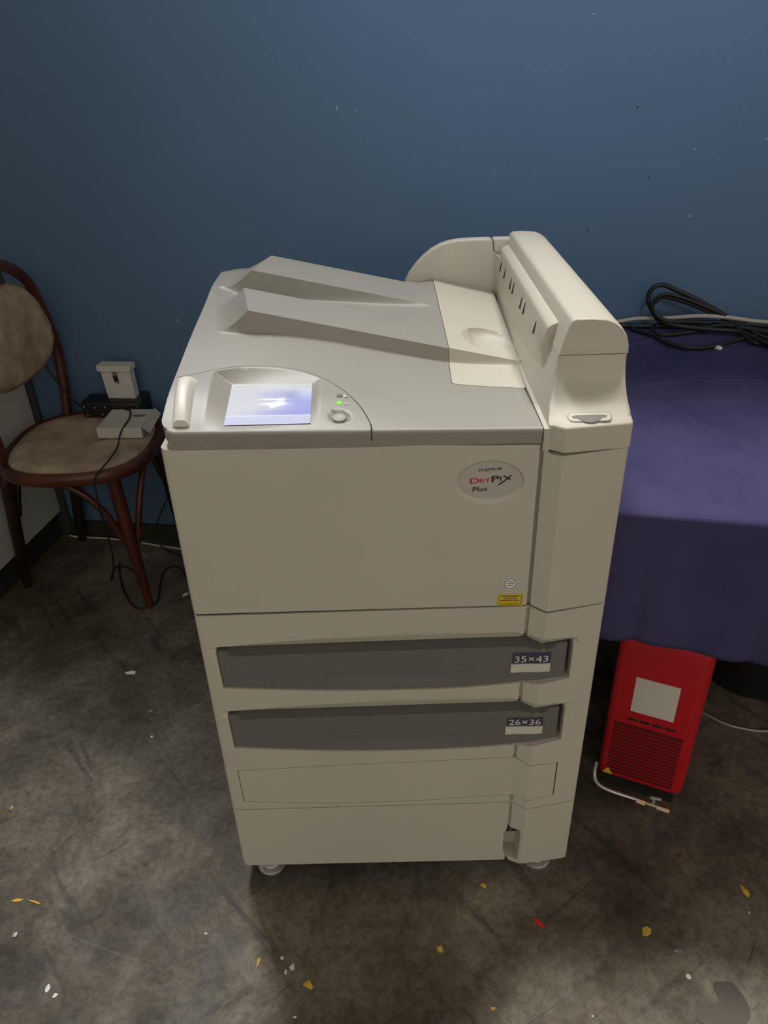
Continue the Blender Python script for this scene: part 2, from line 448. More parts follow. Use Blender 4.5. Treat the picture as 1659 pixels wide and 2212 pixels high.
def text_on(name, s, at, ux, uy, height, width, m, parent, shear=0.0, bold=0.0, label=None):
    """flat lettering fitted to width x height with lower-left corner `at`"""
    V, F = text_mesh(s, 1.0, 1.0, shear, bold)
    x0 = min(v[0] for v in V); x1 = max(v[0] for v in V); y0 = min(v[1] for v in V); y1 = max(v[1] for v in V)
    at = Vector(at); ux = Vector(ux); uy = Vector(uy)
    P = [at+ux*((v[0]-x0)/(x1-x0)*width)+uy*((v[1]-y0)/(y1-y0)*height) for v in V]
    return mk(name, P, F, m, parent, label=label)

# ------------------------------------------------------------------ the room
def wall_y(x): return 1.155-0.15*x
WD = Vector((1, -0.15, 0)).normalized(); WN = Vector((-0.15, -1, 0)).normalized()   # along the wall, out of the wall
V, F = box(-4, 4.5, -4.0, 2.2, -0.05, 0.0)
mk('floor', V, F, M['floor'], kind='structure')
wx0, wx1 = -0.80, 3.6
def wall_slab(x0, x1, z0, z1, off0, off1):
    A = Vector((x0, wall_y(x0), 0)); B = Vector((x1, wall_y(x1), 0)); V = []
    for z in (z0, z1):
        for p, o in ((A, off1), (B, off1), (B, off0), (A, off0)):
            q = p+WN*o; V.append((q.x, q.y, z))
    return V, [(0,3,2,1),(4,5,6,7),(0,1,5,4),(1,2,6,5),(2,3,7,6),(3,0,4,7)]
V, F = wall_slab(wx0, wx1, 0, 2.5, -0.12, 0.0)
wall_back = mk('wall_back', V, F, M['blue_wall'], kind='structure')
V, F = wall_slab(-0.765, wx1, 0.0, 0.058, 0.0005, 0.012)
mk('baseboard_back', V, F, M['base_dark'], kind='structure', bevel=0.002)
# small chips and scuffs in the blue paint
chips = [(0.198,1.245,.004,.011,0),(0.244,1.238,.003,.004,0),(0.871,1.235,.004,.004,1),(1.02,1.005,.004,.006,0),(1.005,1.148,.007,.003,0),
         (-0.276,0.734,.005,.007,0),(-0.517,0.816,.006,.003,0),(0.757,1.412,.006,.003,0),(0.792,0.973,.003,.003,1),(0.916,1.09,.003,.004,1),(1.153,1.167,.007,.003,0),(0.62,1.31,.002,.002,0)]
for k, (cx, cz, sx, sz, dk) in enumerate(chips):
    V = []; n = 7
    for ly in (0.0002, 0.0009):
        for j in range(n):
            a = 2*pi*j/n+k; rr = 0.7+0.5*random.random()
            q = Vector((cx, wall_y(cx), cz))+WD*(cos(a)*sx*0.6*rr)+Vector((0, 0, sin(a)*sz*0.6*rr))+WN*ly; V.append(q)
    F = [tuple(range(n-1, -1, -1)), tuple(range(n, 2*n))]+[(i, (i+1) % n, n+(i+1) % n, n+i) for i in range(n)]
    mk('paint_chip', V, F, M['chip_dark'] if dk else M['chip'], wall_back)
# left wall: pale panel over a recessed dark skirting, dark post in the corner
LD = Vector((-0.177, -0.984, 0)).normalized(); LN = Vector((0.984, -0.177, 0)).normalized()
LC = Vector((-0.776, 1.262, 0))
def lslab(a0, a1, z0, z1, o0, o1):
    V = []
    for z in (z0, z1):
        for a, o in ((a0, o0), (a0, o1), (a1, o1), (a1, o0)):
            q = LC+LD*a+LN*o; V.append((q.x, q.y, z))
    return V, [(0,1,2,3),(7,6,5,4),(4,5,1,0),(5,6,2,1),(6,7,3,2),(7,4,0,3)]
V, F = lslab(0.008, 2.4, 0.1, 2.5, -0.10, 0.0)
mk('wall_left', V, F, M['white_wall'], kind='structure')
V, F = lslab(0.0, 2.4, 0.0, 0.1, -0.09, -0.022)
mk('baseboard_left', V, F, M['base_dark'], kind='structure')
V, F = wall_slab(-0.80, -0.757, 0.0, 2.5, 0.0005, 0.012)
mk('trim_1', V, F, M['strip'], kind='structure', bevel=0.002)

# ------------------------------------------------------------------ the printer
W = 0.611
PR = thing('film_printer', 'tall beige medical film printer with grey top cover, lit touch screen and two dark drawers', 'printer', (0.305, 0.30, 0.0))
RL = 0.006
def F_base(x, groove=True):
    if x < RL: return RL-sqrt(max(0, RL*RL-(RL-x)**2))
    if x <= 0.49425: return 0.0
    if groove and x < 0.49975: return 0.007
    if x < 0.5225: return 0.0-0.0095*(x-0.4960 if not groove else x-0.4998)/(0.0265 if not groove else 0.0227)
    y = -0.0095+0.0105*(x-0.5225)/(0.606-0.5225)
    if x > 0.606:
        t = (x-0.606)/0.005; y = 0.001+0.005*(1-sqrt(max(0, 1-t*t)))
    return y
def front(u, v, w_): return (u, -w_, v)
US = [0, .0006, .002, .004, .007, .012]+arange(.03, .48, .02)+[.4935, .4942, .4944, .4996, .4998, .5, .511, .5222, .5225, .5228]+arange(.53, .60, .014)+[.606, .608, .6095, .6105, .611]
def UL(a, b): return [u for u in US if a < u < b]
vcons = lambda z0, z1: [[(x, z0), (x, z1)] for x in (.0006, .002, .004, .007, .012, .4942, .4944, .4996, .4998, .5225, .606, .608, .6095, .6105)]

# --- main cabinet core (one long body behind the front panels)
V, F = merge(box(.001, .610, .085, .62, .052, .209), box(.001, .610, .085, .62, .2125, .654), box(.001, .610, .085, .62, .657, .92),
             box(.004, .607, .088, .6, .2, .66))
mk('cabinet', V, F, M['beige'], PR, bevel=0.004)
# --- base panel with power-switch notch
notch = [(.4955, .060), (.5165, .056), (.5185, .100), (.5185, .144), (.5005, .144), (.4885, .130), (.4885, .078)]
def wbase(u, v): return -F_base(u)
V, F = region([(0, .050), (.611, .048), (.611, .2105), (.5225, .2035), (.4998, .2115), (0, .2095)], wbase, UL(0, .611), arange(.05, .21, .02), front,
              holes=[notch], cons=vcons(.045, .215), rnd=.0006, wbot=-.088)
mk('base_panel', V, F, M['beige'], PR, smooth=28)
V, F = box(.484, .5235, .030, .033, .05, .150)
mk('switch_recess', V, F, M['beige'], PR)
V, F = merge(box(.4885, .5135, .0035, .030, .1270, .1455))
sw = mk('power_switch', V, F, M['black'], PR, bevel=.0015)
V, F = lathe([(.0035, 0), (.0035, .0006)], (.501, .0033, .1345), 16, rot=Matrix.Rotation(radians(90), 3, 'X'))
mk('switch_mark', V, F, M['ink_grey'], sw)
V, F = box(.006, .606, .01, .6, .0445, .0505)
mk('bottom_plate', V, F, M['groove'], PR)
V, F = box(.03, .58, .06, .58, .040, .0445)
mk('under_tray', V, F, M['dark'], PR)

# --- drawer housing with two openings and the blank panel opening
def arc_pts(tab, n=24, rev=False):
    xs = arange(tab[0][0], tab[-1][0], (tab[-1][0]-tab[0][0])/n); r = [(x, smooth_tab(tab, x)) for x in xs]
    return r[::-1] if rev else r
D1_top = [(.022, .5855), (.2, .5885), (.4, .5905), (.499, .591), (.5225, .585), (.571, .587)]
D1_bot = [(.0225, .506), (.11, .499), (.213, .4935), (.32, .492), (.404, .4935), (.499, .502), (.571, .512)]
D2_top = [(.022, .449), (.2, .4505), (.4, .4525), (.499, .453), (.5225, .447), (.571, .449)]
D2_bot = [(.0225, .3695), (.11, .361), (.205, .3545), (.32, .352), (.404, .354), (.499, .361), (.571, .3745)]
D3_top = [(.021, .315), (.2, .322), (.4, .3285), (.497, .331), (.5225, .3195), (.571, .3195)]
D3_bot = [(.0225, .2325), (.11, .225), (.205, .221), (.32, .2225), (.404, .227), (.497, .232), (.5225, .2265), (.571, .234)]
def ltop(tab, a, b, n=26):
    return [(x, lerp_tab(tab, x)) for x in sorted(set([round(v, 5) for v in arange(a, b, (b-a)/n)]+[t[0] for t in tab if a < t[0] < b]))]
def lens(top, bot, dx0=0.0, dx1=0.0, dt=0.0, db=0.0, rev=False):
    a = top[0][0]+dx0; b = top[-1][0]-dx1
    T = [(x, z-dt) for x, z in ltop(top, a, b)]
    Bm = [(x, smooth_tab(bot, x)+db) for x in arange(a+.0015, b, .018)]
    return Bm+T[::-1]
h1 = lens(D1_top, D1_bot); h2 = lens(D2_top, D2_bot); h3 = lens(D3_top, D3_bot)
C1 = [(.022, .592), (.163, .603), (.331, .608), (.479, .607), (.5225, .5985), (.573, .597)]
C2 = [(.022, .456), (.163, .466), (.331, .471), (.479, .470), (.5225, .4615), (.573, .460)]
def whous(u, v):
    y = F_base(u)
    for crease, top in ((C1, D1_top), (C2, D2_top)):
        if .015 < u < .577:
            zc = lerp_tab(crease, u); zt = lerp_tab(top, u)
            if zt-.001 <= v < zc:
                e = min(1, (u-.015)/.01, (.577-u)/.006); y += .009*e*min(1, (zc-v)/(zc-zt))
    return -y
V, F = region([(0, .2125), (.4998, .2145), (.5225, .2065), (.611, .2135), (.611, .6555), (.5225, .6475), (.4998, .655), (0, .6525)], whous, UL(0, .611), arange(.22, .65, .02), front,
              holes=[h1, h2, h3], cons=vcons(.2, .66)+[ltop(C1, .015, .577), ltop(C2, .015, .577)]+[[(x, lerp_tab(c_, x)*(1-f_)+lerp_tab(t_, x)*f_) for x in arange(.02, .573, .012)] for c_, t_ in ((C1, D1_top), (C2, D2_top)) for f_ in (.33, .66)]+[ [(.0145, .585), (.0145, .6)], [(.578, .585), (.578, .6)]], rnd=.0006, wbot=-.088)
hous = mk('drawer_housing', V, F, M['beige'], PR, smooth=28)

def drawer(name, top, bot, txt, lab, zlab):
    # gap all round, wider at the right end
    o = lens(top, bot, .0022, .0085, .0060, .0014)
    def wd(u, v):
        zt = lerp_tab(top, u); zb = smooth_tab(bot, u); y = .0035
        if u > .4998: y += F_base(min(u, .6))*0.15
        zr = zt-.0155
        if v > zr-.0005:                                        # finger scoop along the top, square end blocks
            e = min(max(0, (u-.038)/.006), max(0, (.545-u)/.008), 1)
            if e > 0: y += e*min(.04, .006+2.6*(v-zr))
        t = (u-.30)/.125; zc = zb+.030                          # shallow hollow in the lower middle
        if abs(t) < 1:
            hw = (1-t*t); s = (v-(zb+.004))/.030
            if 0 < s < 1: y += .0055*hw*(s if s < .93 else (1-s)/.07*.93)
        return -y
    rid = [(x, lerp_tab(top, x)-.0155) for x in arange(top[0][0], top[-1][0], .01)]
    rid2 = [(x, z-.0006) for x, z in rid]
    holl = [(x, smooth_tab(bot, x)+.0325) for x in arange(.18, .42, .008)]
    holl2 = [(x, smooth_tab(bot, x)+.0342) for x in arange(.18, .42, .008)]
    V, F = region(o, wd, [.03, .038, .044, .06]+arange(.08, .5, .012)+[.4998, .511, .5225, .535, .537, .545, .553], arange(top[0][1]-.10, top[0][1]+.008, .0035), front,
                  cons=[rid, rid2, [(x, z+.003) for x, z in rid], [(x, z+.006) for x, z in rid], holl, holl2, [(.5225, bot[0][1]-.03), (.5225, top[0][1]+.01)]]+[[(u, top[0][1]-.0165), (u, top[0][1]+.01)] for u in (.038, .044, .537, .545)], rnd=.0006, wbot=-.07, step=.004)
    d = mk(name, V, F, M['drawer'], PR, smooth=40, label=lab)
    return d
d1 = drawer('film_drawer', D1_top, D1_bot, '35×43', 'dark grey upper drawer marked 35×43', .56)
d2 = drawer('film_drawer', D2_top, D2_bot, '26×36', 'dark grey lower drawer marked 26×36', .42)
for dr, s, x0, x1, z0, z1, zm, dz in ((d1, '35×43', .4785, .5395, .523, .562, .5405, .0025), (d2, '26×36', .4775, .5385, .3845, .421, .4025, .0025)):
    def lab_y(x): return .0035+(F_base(x)*0.15 if x > .4998 else 0)-.0006
    def strip(za, zb, xa, xb, th, sl):
        xs = sorted(set([xa, .4998, .5225, xb]+arange(xa, xb, .008))); xs = [x for x in xs if xa <= x <= xb]; V = []; F = []
        for x in xs:
            y = lab_y(x); dz_ = sl*(x-xa)/(xb-xa)
            V += [(x, y-th, za+dz_), (x, y-th, zb+dz_), (x, y+.001, za+dz_), (x, y+.001, zb+dz_)]
        for i in range(len(xs)-1):
            a = i*4; b = a+4
            F += [(a, b, b+1, a+1), (a+1, b+1, b+3, a+3), (a+2, b+2, b, a)]
        F += [(0, 1, 3, 2), ((len(xs)-1)*4, (len(xs)-1)*4+2, (len(xs)-1)*4+3, (len(xs)-1)*4+1)]
        return V, F
    V, F = strip(zm, z1, x0+.002, x1, .0004, .001)
    mk('size_label', V, F, M['navy'], dr, label='dark blue strip reading '+s)
    V, F = strip(z0, zm-.0008, x0, x1, .0014, .0015)
    mk('blank_label', V, F, M['label'], dr, label='blank off-white strip')
    TV, TF = text_mesh(s, 1.0)
    a0 = min(v[0] for v in TV); a1 = max(v[0] for v in TV); b0 = min(v[1] for v in TV); b1 = max(v[1] for v in TV)
    P = []
    for v in TV:
        t = (v[0]-a0)/(a1-a0); x = x0+.005+t*(x1-x0-.009)
        P.append((x, lab_y(x)-.0009, zm+.0030+.001*t+(v[1]-b0)/(b1-b0)*.0125))
    mk('size_text', P, TF, M['ink_white'], dr)
# blank lower panel
o3 = lens(D3_top, D3_bot, .0022, .0030, .0026, .0022)
V, F = region(o3, lambda u, v: -F_base(u, False)-.0003, UL(.02, .57), arange(.22, .33, .02), front, cons=[[(.4945, .2), (.4945, .35)], [(.5225, .2), (.5225, .35)]], rnd=.0005, wbot=-.06)
mk('blank_panel', V, F, M['beige'], PR, smooth=28)

# dark strips added in the joints between the shells, standing in for shade
def seam_line(za, zb, back=.0035):
    xs = [u for u in US if .001 < u < .6105]; V = []; F = []
    for x in xs:
        y = F_base(x, True)+back
        V += [(x, y, za), (x, y, zb)]
    for i in range(len(xs)-1): F.append((2*i, 2*i+2, 2*i+3, 2*i+1))
    return V, F
mk('joint', *merge(seam_line(.196, .220), seam_line(.640, .668)), M['dark'], PR)
V, F = region(lens(D3_top, D3_bot, -.003, -.003, -.003, -.003), lambda u, v: -F_base(u, True)-.0042, UL(.02, .57), arange(.22, .33, .02), front, cons=[[(.4945, .2), (.4945, .35)], [(.5225, .2), (.5225, .35)]], rnd=.0002, skirt=.001, inset=0)
mk('joint', V, F, M['dark'], PR)  # dark sheet added behind the blank panel so its gap reads as shaded
# --- big front door with recessed badge
BC = (.4315, .8695); BA, BB = .0435, .0285
def wdoor(u, v):
    y = F_base(u)
    r1 = sqrt(((u-BC[0]+.001)/(BA+.003))**2+((v-BC[1]+.002)/(BB+.005))**2); r0 = sqrt(((u-BC[0])/BA)**2+((v-BC[1])/BB)**2)
    if r0 < 1: y += .0030
    elif r1 < 1: y += .0030*min(1, (1-r1)/(max(1e-5, (1-r1)+(r0-1)*0.9)))
    return -y
ring = lambda a, b, ox=0, oz=0, n=48: [(BC[0]+ox+a*cos(2*pi*k/n), BC[1]+oz+b*sin(2*pi*k/n)) for k in range(n+1)]
V, F = region([(0, .6582), (.4934, .6590), (.4934, .9210), (.42, .9222), (.333, .9252), (.285, .9245), (.159, .9255), (.017, .9275), (0, .931)], wdoor,
              [u for u in US if 0 < u < .4935]+arange(.38, .485, .005), arange(.68, .91, .02)+arange(.832, .905, .004), front,
              cons=[ring(BA, BB), ring(BA*.998, BB*.998), ring(BA+.003, BB+.005, -.001, -.002)]+[[(u, .6), (u, .95)] for u in (.0006, .002, .004, .007, .012)], rnd=.0008, wbot=-.088, step=.005)
door = mk('front_door', V, F, M['beige'], PR, smooth=35)
n = 48
V = [(BC[0]+(BA-.0008)*cos(2*pi*k/n), .0022, BC[1]+(BB-.0008)*sin(2*pi*k/n)) for k in range(n)]+[(BC[0]+(BA-.0003)*cos(2*pi*k/n), .0034, BC[1]+(BB-.0003)*sin(2*pi*k/n)) for k in range(n)]
F = [tuple(range(n))]+[(k, n+k, n+(k+1) % n, (k+1) % n) for k in range(n)]
badge = mk('badge', V, F, M['badge'], door, label='oval grey badge with red and black lettering')
bx = Vector((1, 0, .055)).normalized(); bz = Vector((0, 0, 1)); by = .0020
text_on('badge_text', 'FUJIFILM', (.4155, by, .8828), bx, bz, .0052, .0305, M['ink_grey'], door, bold=.035)
text_on('badge_text', 'D', (.4045, by, .8655), bx, bz, .0085, .0120, M['ink_red'], door, bold=.015)
text_on('badge_text', 'RY', (.4172, by, .8664), bx, bz, .0064, .0150, M['ink_red'], door, bold=.012)
text_on('badge_text', 'P', (.4330, by, .8675), bx, bz, .0090, .0105, M['ink_black'], door, bold=.02)
text_on('badge_text', 'I', (.4442, by, .8690), bx, bz, .0066, .0020, M['ink_black'], door)
sx = [(.4600, .8770), (.4570, .8770), (.4520, .8725), (.4485, .8767), (.4452+.0025, .8765), (.4502, .8708), (.4405, .8615), (.4425, .8620), (.4535, .8700), (.4578, .8698), (.4600, .8700), (.4545, .8727)]
pv = [(.4608, by, .8772), (.4580, by, .8771), (.4527, by, .8722), (.4402, by, .8612), (.4455, by, .8632), (.4548, by, .8712)]
pf = [(0, 5, 4, 3, 2, 1)]
qv = [(.4478, by-.0001, .8766), (.4508, by-.0001, .8768), (.4600, by-.0001, .8706), (.4566, by-.0001, .8702)]
V, F = merge((pv, pf), (qv, [(0, 3, 2, 1)]))
mk('badge_text', V, F, M['ink_black'], door)
text_on('badge_text', 'Plus', (.4085, by, .8530), bx, bz, .0072, .0195, M['ink_black'], door, bold=.012)
# stickers at the lower right of the door
V, F = merge(([(x, -.0006, z) for x, z in ((.4512, .6590), (.4885, .6582), (.4878, .6795), (.4505, .6800))], [(0, 1, 2, 3)]))
ys_ = mk('warning_sticker', V, F, M['yellow'], door, label='yellow sticker with small print')
def rect_ring(x0, x1, z0, z1, t, y):
    V = [(x0, y, z0), (x1, y, z0), (x1, y, z1), (x0, y, z1), (x0+t, y, z0+t), (x1-t, y, z0+t), (x1-t, y, z1-t), (x0+t, y, z1-t)]
    return V, [(0, 1, 5, 4), (1, 2, 6, 5), (2, 3, 7, 6), (3, 0, 4, 7)]
V, F = rect_ring(.4530, .4862, .6607, .6775, .0007, -.0008)
mk('sticker_border', V, F, M['ink_black'], ys_)
rows = []
for k, (a, b, z, h) in enumerate(((.4575, .4820, .6747, .0016), (.4595, .4790, .6712, .0016), (.4555, .4835, .6675, .0020), (.4575, .4815, .6632, .0010))):
    x = a
    while x < b:
        wd_ = random.uniform(.0012, .003); rows.append(([(x, -.0008, z), (min(b, x+wd_), -.0008, z), (min(b, x+wd_), -.0008, z+h), (x, -.0008, z+h)], [(0, 1, 2, 3)])); x += wd_+.0005
V, F = merge(*rows); mk('sticker_print', V, F, M['ink_grey'], ys_)
def disc(cx, cz, r0, r1, y, n=36, a0=0, a1=2*pi):
    V = []; F = []
    for k in range(n+1):
        a = a0+(a1-a0)*k/n; V += [(cx+r1*cos(a), y, cz+r1*sin(a)), (cx+r0*cos(a), y, cz+r0*sin(a))]
    for k in range(n): F.append((2*k, 2*k+1, 2*k+3, 2*k+2)[::-1])
    return V, F
rs = mk('round_sticker', *merge(disc(.468, .699, .0104, .0115, -.0006), disc(.468, .699, .0, .0080, -.0006)), M['white_seal'], door, label='small round pale sticker with dark lines')
rows = [([(.468-w_, -.0008, z), (.468+w_, -.0008, z), (.468+w_, -.0008, z+.0007), (.468-w_, -.0008, z+.0007)], [(0, 1, 2, 3)]) for w_, z in ((.0050, .7025), (.0066, .6990), (.0050, .6955))]
for k in range(26):
    a = 2*pi*k/26; c_, s_ = cos(a), sin(a); cx_, cz_ = .468+.0091*c_, .699+.0091*s_
    rows.append(([(cx_-.0004, -.0007, cz_-.0005), (cx_+.0004, -.0007, cz_-.0005), (cx_+.0004, -.0007, cz_+.0005), (cx_-.0004, -.0007, cz_+.0005)], [(0, 1, 2, 3)]))
mk('sticker_print', *merge(*rows), M['ink_grey'], rs)
# --- column panel beside the door and groove between
V, F = region([(.5002, .6592), (.5225, .6522), (.611, .6588), (.611, .9135), (.5225, .9085), (.5075, .9090), (.5002, .9165)], lambda u, v: -F_base(u), UL(.4998, .611), arange(.67, .9, .03), front,
              cons=[[(u, .6), (u, .95)] for u in (.5225, .606, .608, .6095, .6105)], rnd=.0006, wbot=-.088)
mk('column_panel', V, F, M['beige'], PR, smooth=28)
V, F = box(.492, .502, .006, .03, .658, .935)
mk('groove_strip', V, F, M['groove'], PR)
V, F = box(.012, .598, .012, .58, .90, .9285)
mk('inner_frame', V, F, M['dark'], PR)

# --- top cover: shaped surface
def TP(x, y): return .967-.226*(x-.395)+.065*(y-.25)
Hy = [(0, 0), (.025, .010), (.07, .0235), (.12, .0315), (.23, .0475), (.35, .061), (.44, .072), (.6, .070)]
Sx = [(0, 1), (.10, 1.0), (.2, .78), (.3, .42), (.4, .10), (.5, 0.0)]
def ZB(x, y):
    z = .9545-.0085*x/.5+smooth_tab(Hy, max(0, y))*smooth_tab(Sx, x)
    z -= .010*max(0, (x-.15)/.35)*min(1, max(0, y)/.25)
    return z
def hump(x, y):
    base = ZB(x, y); tp = TP(x, y)
    if x > .397:
        if y >= .25: return tp
        if y > .242: return base+(tp-base)*((y-.242)/.008)**1.8
        return base
    V_ = 1.012-.095*(x-.042)
    if y < .242: return base
    if y <= .34005:
        yy = max(y, .25); x0 = .037-.22*(yy-.25); x1 = .091-.20*(yy-.25)
        t = min(1, max(0, (x-x0)/(x1-x0))); top = base+(tp-base)*t**2.0 if tp > base else tp
        if y < .25: return base+(top-base)*((y-.242)/.008)**1.8
        return top
    if x < .08: V_ = V_+(min(base, 1.03)-V_)*min(1, (.08-x)/.07)**2
    va = V_
    va = min(va, tp)
    if y < .352:
        x1 = .071; x0 = .015; t = min(1, max(0, (x-x0)/(x1-x0))); top = base+(tp-base)*t**2
        return max(va, top+(va-top)*(y-.34)/.012) if top > va else va
    if y < .414: return va
    yy = max(y, .428); x0 = .032; x1 = .074+.23*(yy-.428)
    t = min(1, max(0, (x-x0)/(x1-x0)))
    if y < .525:
        top = base+(tp-base)*t**1.8
        if y < .428:
            return va+(top-va)*((y-.414)/.014)**2.2
        return top
    top = base+(tp-base)*t**1.8; low = min(base, tp)-.012-.022*min(1, max(0, (x-.2)/.1))
    return top+(low-top)*min(1, (y-.525)/.06)*min(1, max(.22, (.345-x)/.03))*min(1, max(0, (.390-x)/.03))
SC = [(.084, .0135), (.1965, .0125), (.1930, .111), (.0810, .115)]      # screen corners
def zscr(x, y): return .9562+.155*(y-.012)
def arc_y(x):
    return lerp_tab(ARC, x)
def cover_z(x, y):
    z = hump(x, y)
    if y < .2 and x < .2758 and y < arc_y(x)-.0005:
        # sunken facets round the screen
        left = .084-.003*(y-.0135)/.1; right = .1965-.0035*(y-.0125)/.1; back = .113+(x-.08)*-.036
        dl = max(0, left-x); dr = max(0, x-right); db = max(0, y-back)
        zs = zscr(x, min(y, back))-.001
        wl = .026; wr = .011
        k = zs+dl*((z-zs)/wl if z > zs else 1)+0
        f = 0
        if dl > 0: f = max(f, dl/wl)
        if dr > 0: f = max(f, dr/wr)
        bw = max(.004, arc_y(x)-.004-back)
        if db > 0: f = max(f, db/bw)
        if f < 1: z = min(z, zs+(z-zs)*f) if z > zs else z
    # well round the power button
    r = math.hypot(x-.2334, y-.0290)
    if r < .0140: z -= .0045*min(1, (.0140-r)/.003)
    return z
def top3(u, v, w_): return (u, v, w_)
ARC = [(-.008, .1085), (.0013, .1120), (.0286, .1223), (.0562, .1325), (.0836, .1400), (.1159, .1440), (.1465, .1440), (.1779, .1378), (.2012, .1268), (.2225, .1085), (.2408, .0853), (.257, .0583), (.2667, .0349), (.2734, .0123), (.2758, -.0089)]
ARC = [(p.x, p.y) for p in catmull([(a, b, 0) for a, b in ARC], 3)]
X0c, X1c, Y0c, Y1c, RC = .0040, .4955, .0030, .600, .020
arc_in = [(a, b) for a, b in ARC if a > X0c and b > Y0c]
def cut_at():
    # where the arc meets the outline
    return (X0c, smooth_tab([(a, b) for a, b in ARC][:9], X0c)), None
aL = (X0c, lerp_tab(ARC, X0c)); aF = (lerp_tab([(b, a) for a, b in ARC[::-1]][:12], Y0c), Y0c)
corner = [(X0c+RC-RC*sin(a), Y0c+RC-RC*cos(a)) for a in [pi/2*k/8 for k in range(9)]]     # from front edge round to left edge
panel_out = corner[::-1]+[aF]+arc_in[::-1]+[aL]     # CCW: left->corner->front->arc back
g = .0006
def clean(poly, eps=1e-4):
    o = []
    for q in poly:
        if not o or math.hypot(q[0]-o[-1][0], q[1]-o[-1][1]) > eps: o.append(q)
    return o
panel_out = clean(panel_out)
screen_hole = [(.0836, .0132), (.1969, .0122), (.1934, .1115), (.0806, .1155)]
ysd = arange(.004, .23, .006)+arange(.240, .252, .001)+[.2505]+arange(.256, .334, .008)+[.338, .340, .3415, .344, .348, .352]+arange(.358, .404, .008)+arange(.406, .43, .002)+arange(.434, .52, .009)+[.525, .535, .55, .565, .58, .595]
xsd = arange(.006, .1, .004)+arange(.106, .49, .008)
facet = [[(.058, .0135), (.056, .129)], [(.2075, .012), (.204, .118)], [(x, arc_y(x)-.004) for x in arange(.056, .204, .006)], [(.056, .1285), (.0806, .1155)], [(.2040, .1205), (.1934, .1115)]]
V, F = region(panel_out, cover_z, arange(.006, .27, .004), arange(.006, .15, .004), top3, holes=[screen_hole], cons=facet, rnd=.0004, wbot=None, skirt=.02, step=.004)
# the front and left rim of this panel run down like the rest of the cover
mk('control_panel', V, F, M['grey'], PR, smooth=30)
beige_out = [(.3925, .1575), (.3965, .1535), (.4945, .1465), (.4975, .150), (.5035, .26), (.5030, .575), (.3905, .575), (.3955, .25)]
cov_out = [aL, (X0c, Y1c-.03)]
cov_out = [(aF[0]+.0018, Y0c), (X1c, Y0c), (X1c, .1447), (.3955, .1517), (.3907, .1562), (.3936, .25), (.3885, .5755), (.3885, Y1c)]
cov_out += [(X0c+.02, Y1c), (X0c+.006, Y1c-.006), (X0c, Y1c-.02), (X0c, aL[1]+.0018)]
cov_out += [(a+0.0017*nx_, b+0.0017*ny_) for (a, b), (nx_, ny_) in zip(arc_in, [(0.0, 1.0) if a < .12 else ((a-.08)/.2, .75) for a, b in arc_in])]
cov_out = clean(cov_out)
crest1 = [(.091-.20*t, .25+t) for t in arange(0, .088, .01)]; crest2 = [(.074+.23*t, .430+t) for t in arange(0, .093, .01)]
cons = [[(.02, .242), (.40, .242)], [(.02, .2445), (.40, .2445)], [(.02, .247), (.40, .247)], [(.037, .25), (.395, .25)], [(.037, .2494), (.395, .2494)], [(.02, .340), (.37, .340)], [(.02, .352), (.37, .352)], [(.03, .428), (.36, .428)], [(.03, .4272), (.36, .4272)], [(.02, .525), (.39, .525)], crest1, crest2,
        [(a-.0025, b) for a, b in crest1], [(a-.0025, b) for a, b in crest2], [(.0385, .25), (.022, .33)]]
V, F = region(cov_out, cover_z, xsd, ysd, top3, cons=cons, rnd=.0004, skirt=.02, step=.005)
mk('top_cover', V, F, M['grey'], PR, smooth=32)
# side rim of the cover: rounded edge then a vertical band down to the gap above the door
def rim():
    path = [(X1c, Y0c)]+[(x, Y0c) for x in arange(X1c, X0c+RC, .012)][1:]+corner[1:]+[(X0c, y) for y in arange(Y0c+RC, Y1c-.02, .02)][1:]+[(X0c+.006, Y1c-.006), (X0c+.02, Y1c)]+[(x, Y1c) for x in arange(.03, .38, .01)]
    path = clean(path, 1e-4); V = []; F = []; n = len(path)
    for i, q in enumerate(path):
        a = path[max(0, i-1)]; b = path[min(n-1, i+1)]; dx, dy = b[0]-a[0], b[1]-a[1]; l = math.hypot(dx, dy)
        nx, ny = -dy/l, dx/l
        nx, ny = -nx, -ny                   # outward: walking right->left along the front, outside is -y
        if i < 5 and ny > 0: nx, ny = -nx, -ny
        zt = cover_z(q[0], q[1]); zl = .9275-.004*min(1, max(0, q[0]/.4))
        if q[1] > .1: zl = .9275
        prof = [(-.001, 0.0), (.0008, -.0001), (.0026, -.0012), (.0038, -.003), (.0044, -.006)]
        for o, d in prof: V.append((q[0]+nx*o, q[1]+ny*o, zt+d))
        V.append((q[0]+nx*.0020, q[1]+ny*.0020, zl+.002)); V.append((q[0]+nx*.0012, q[1]+ny*.0012, zl)); V.append((q[0]-nx*.004, q[1]-ny*.004, zl+.0005))
    m_ = 8
    for i in range(n-1):
        for j in range(m_-1): F.append((i*m_+j, i*m_+j+1, (i+1)*m_+j+1, (i+1)*m_+j))
    return V, F
def fix_normals_out(V, F, c):
    # flip so that faces point away from the centre c (used for open bands)
    out = []
    for f in F:
        p = [Vector(V[i]) for i in f]; nn = (p[1]-p[0]).cross(p[2]-p[0]); mid = sum(p, Vector((0, 0, 0)))/len(p)
        out.append(f if nn.dot(mid-Vector(c)) >= 0 else tuple(reversed(f)))
    return V, out
V, F = fix_normals_out(*rim(), (.25, .3, .93))
mk('cover_rim', V, F, M['grey'], PR, smooth=50)
# dark joint of the control panel where it crosses the rim
V, F = merge(box(aF[0]+.0002, aF[0]+.0013, -.0020, .006, .936, .9555))
mk('panel_joint', V, F, M['dark'], PR)
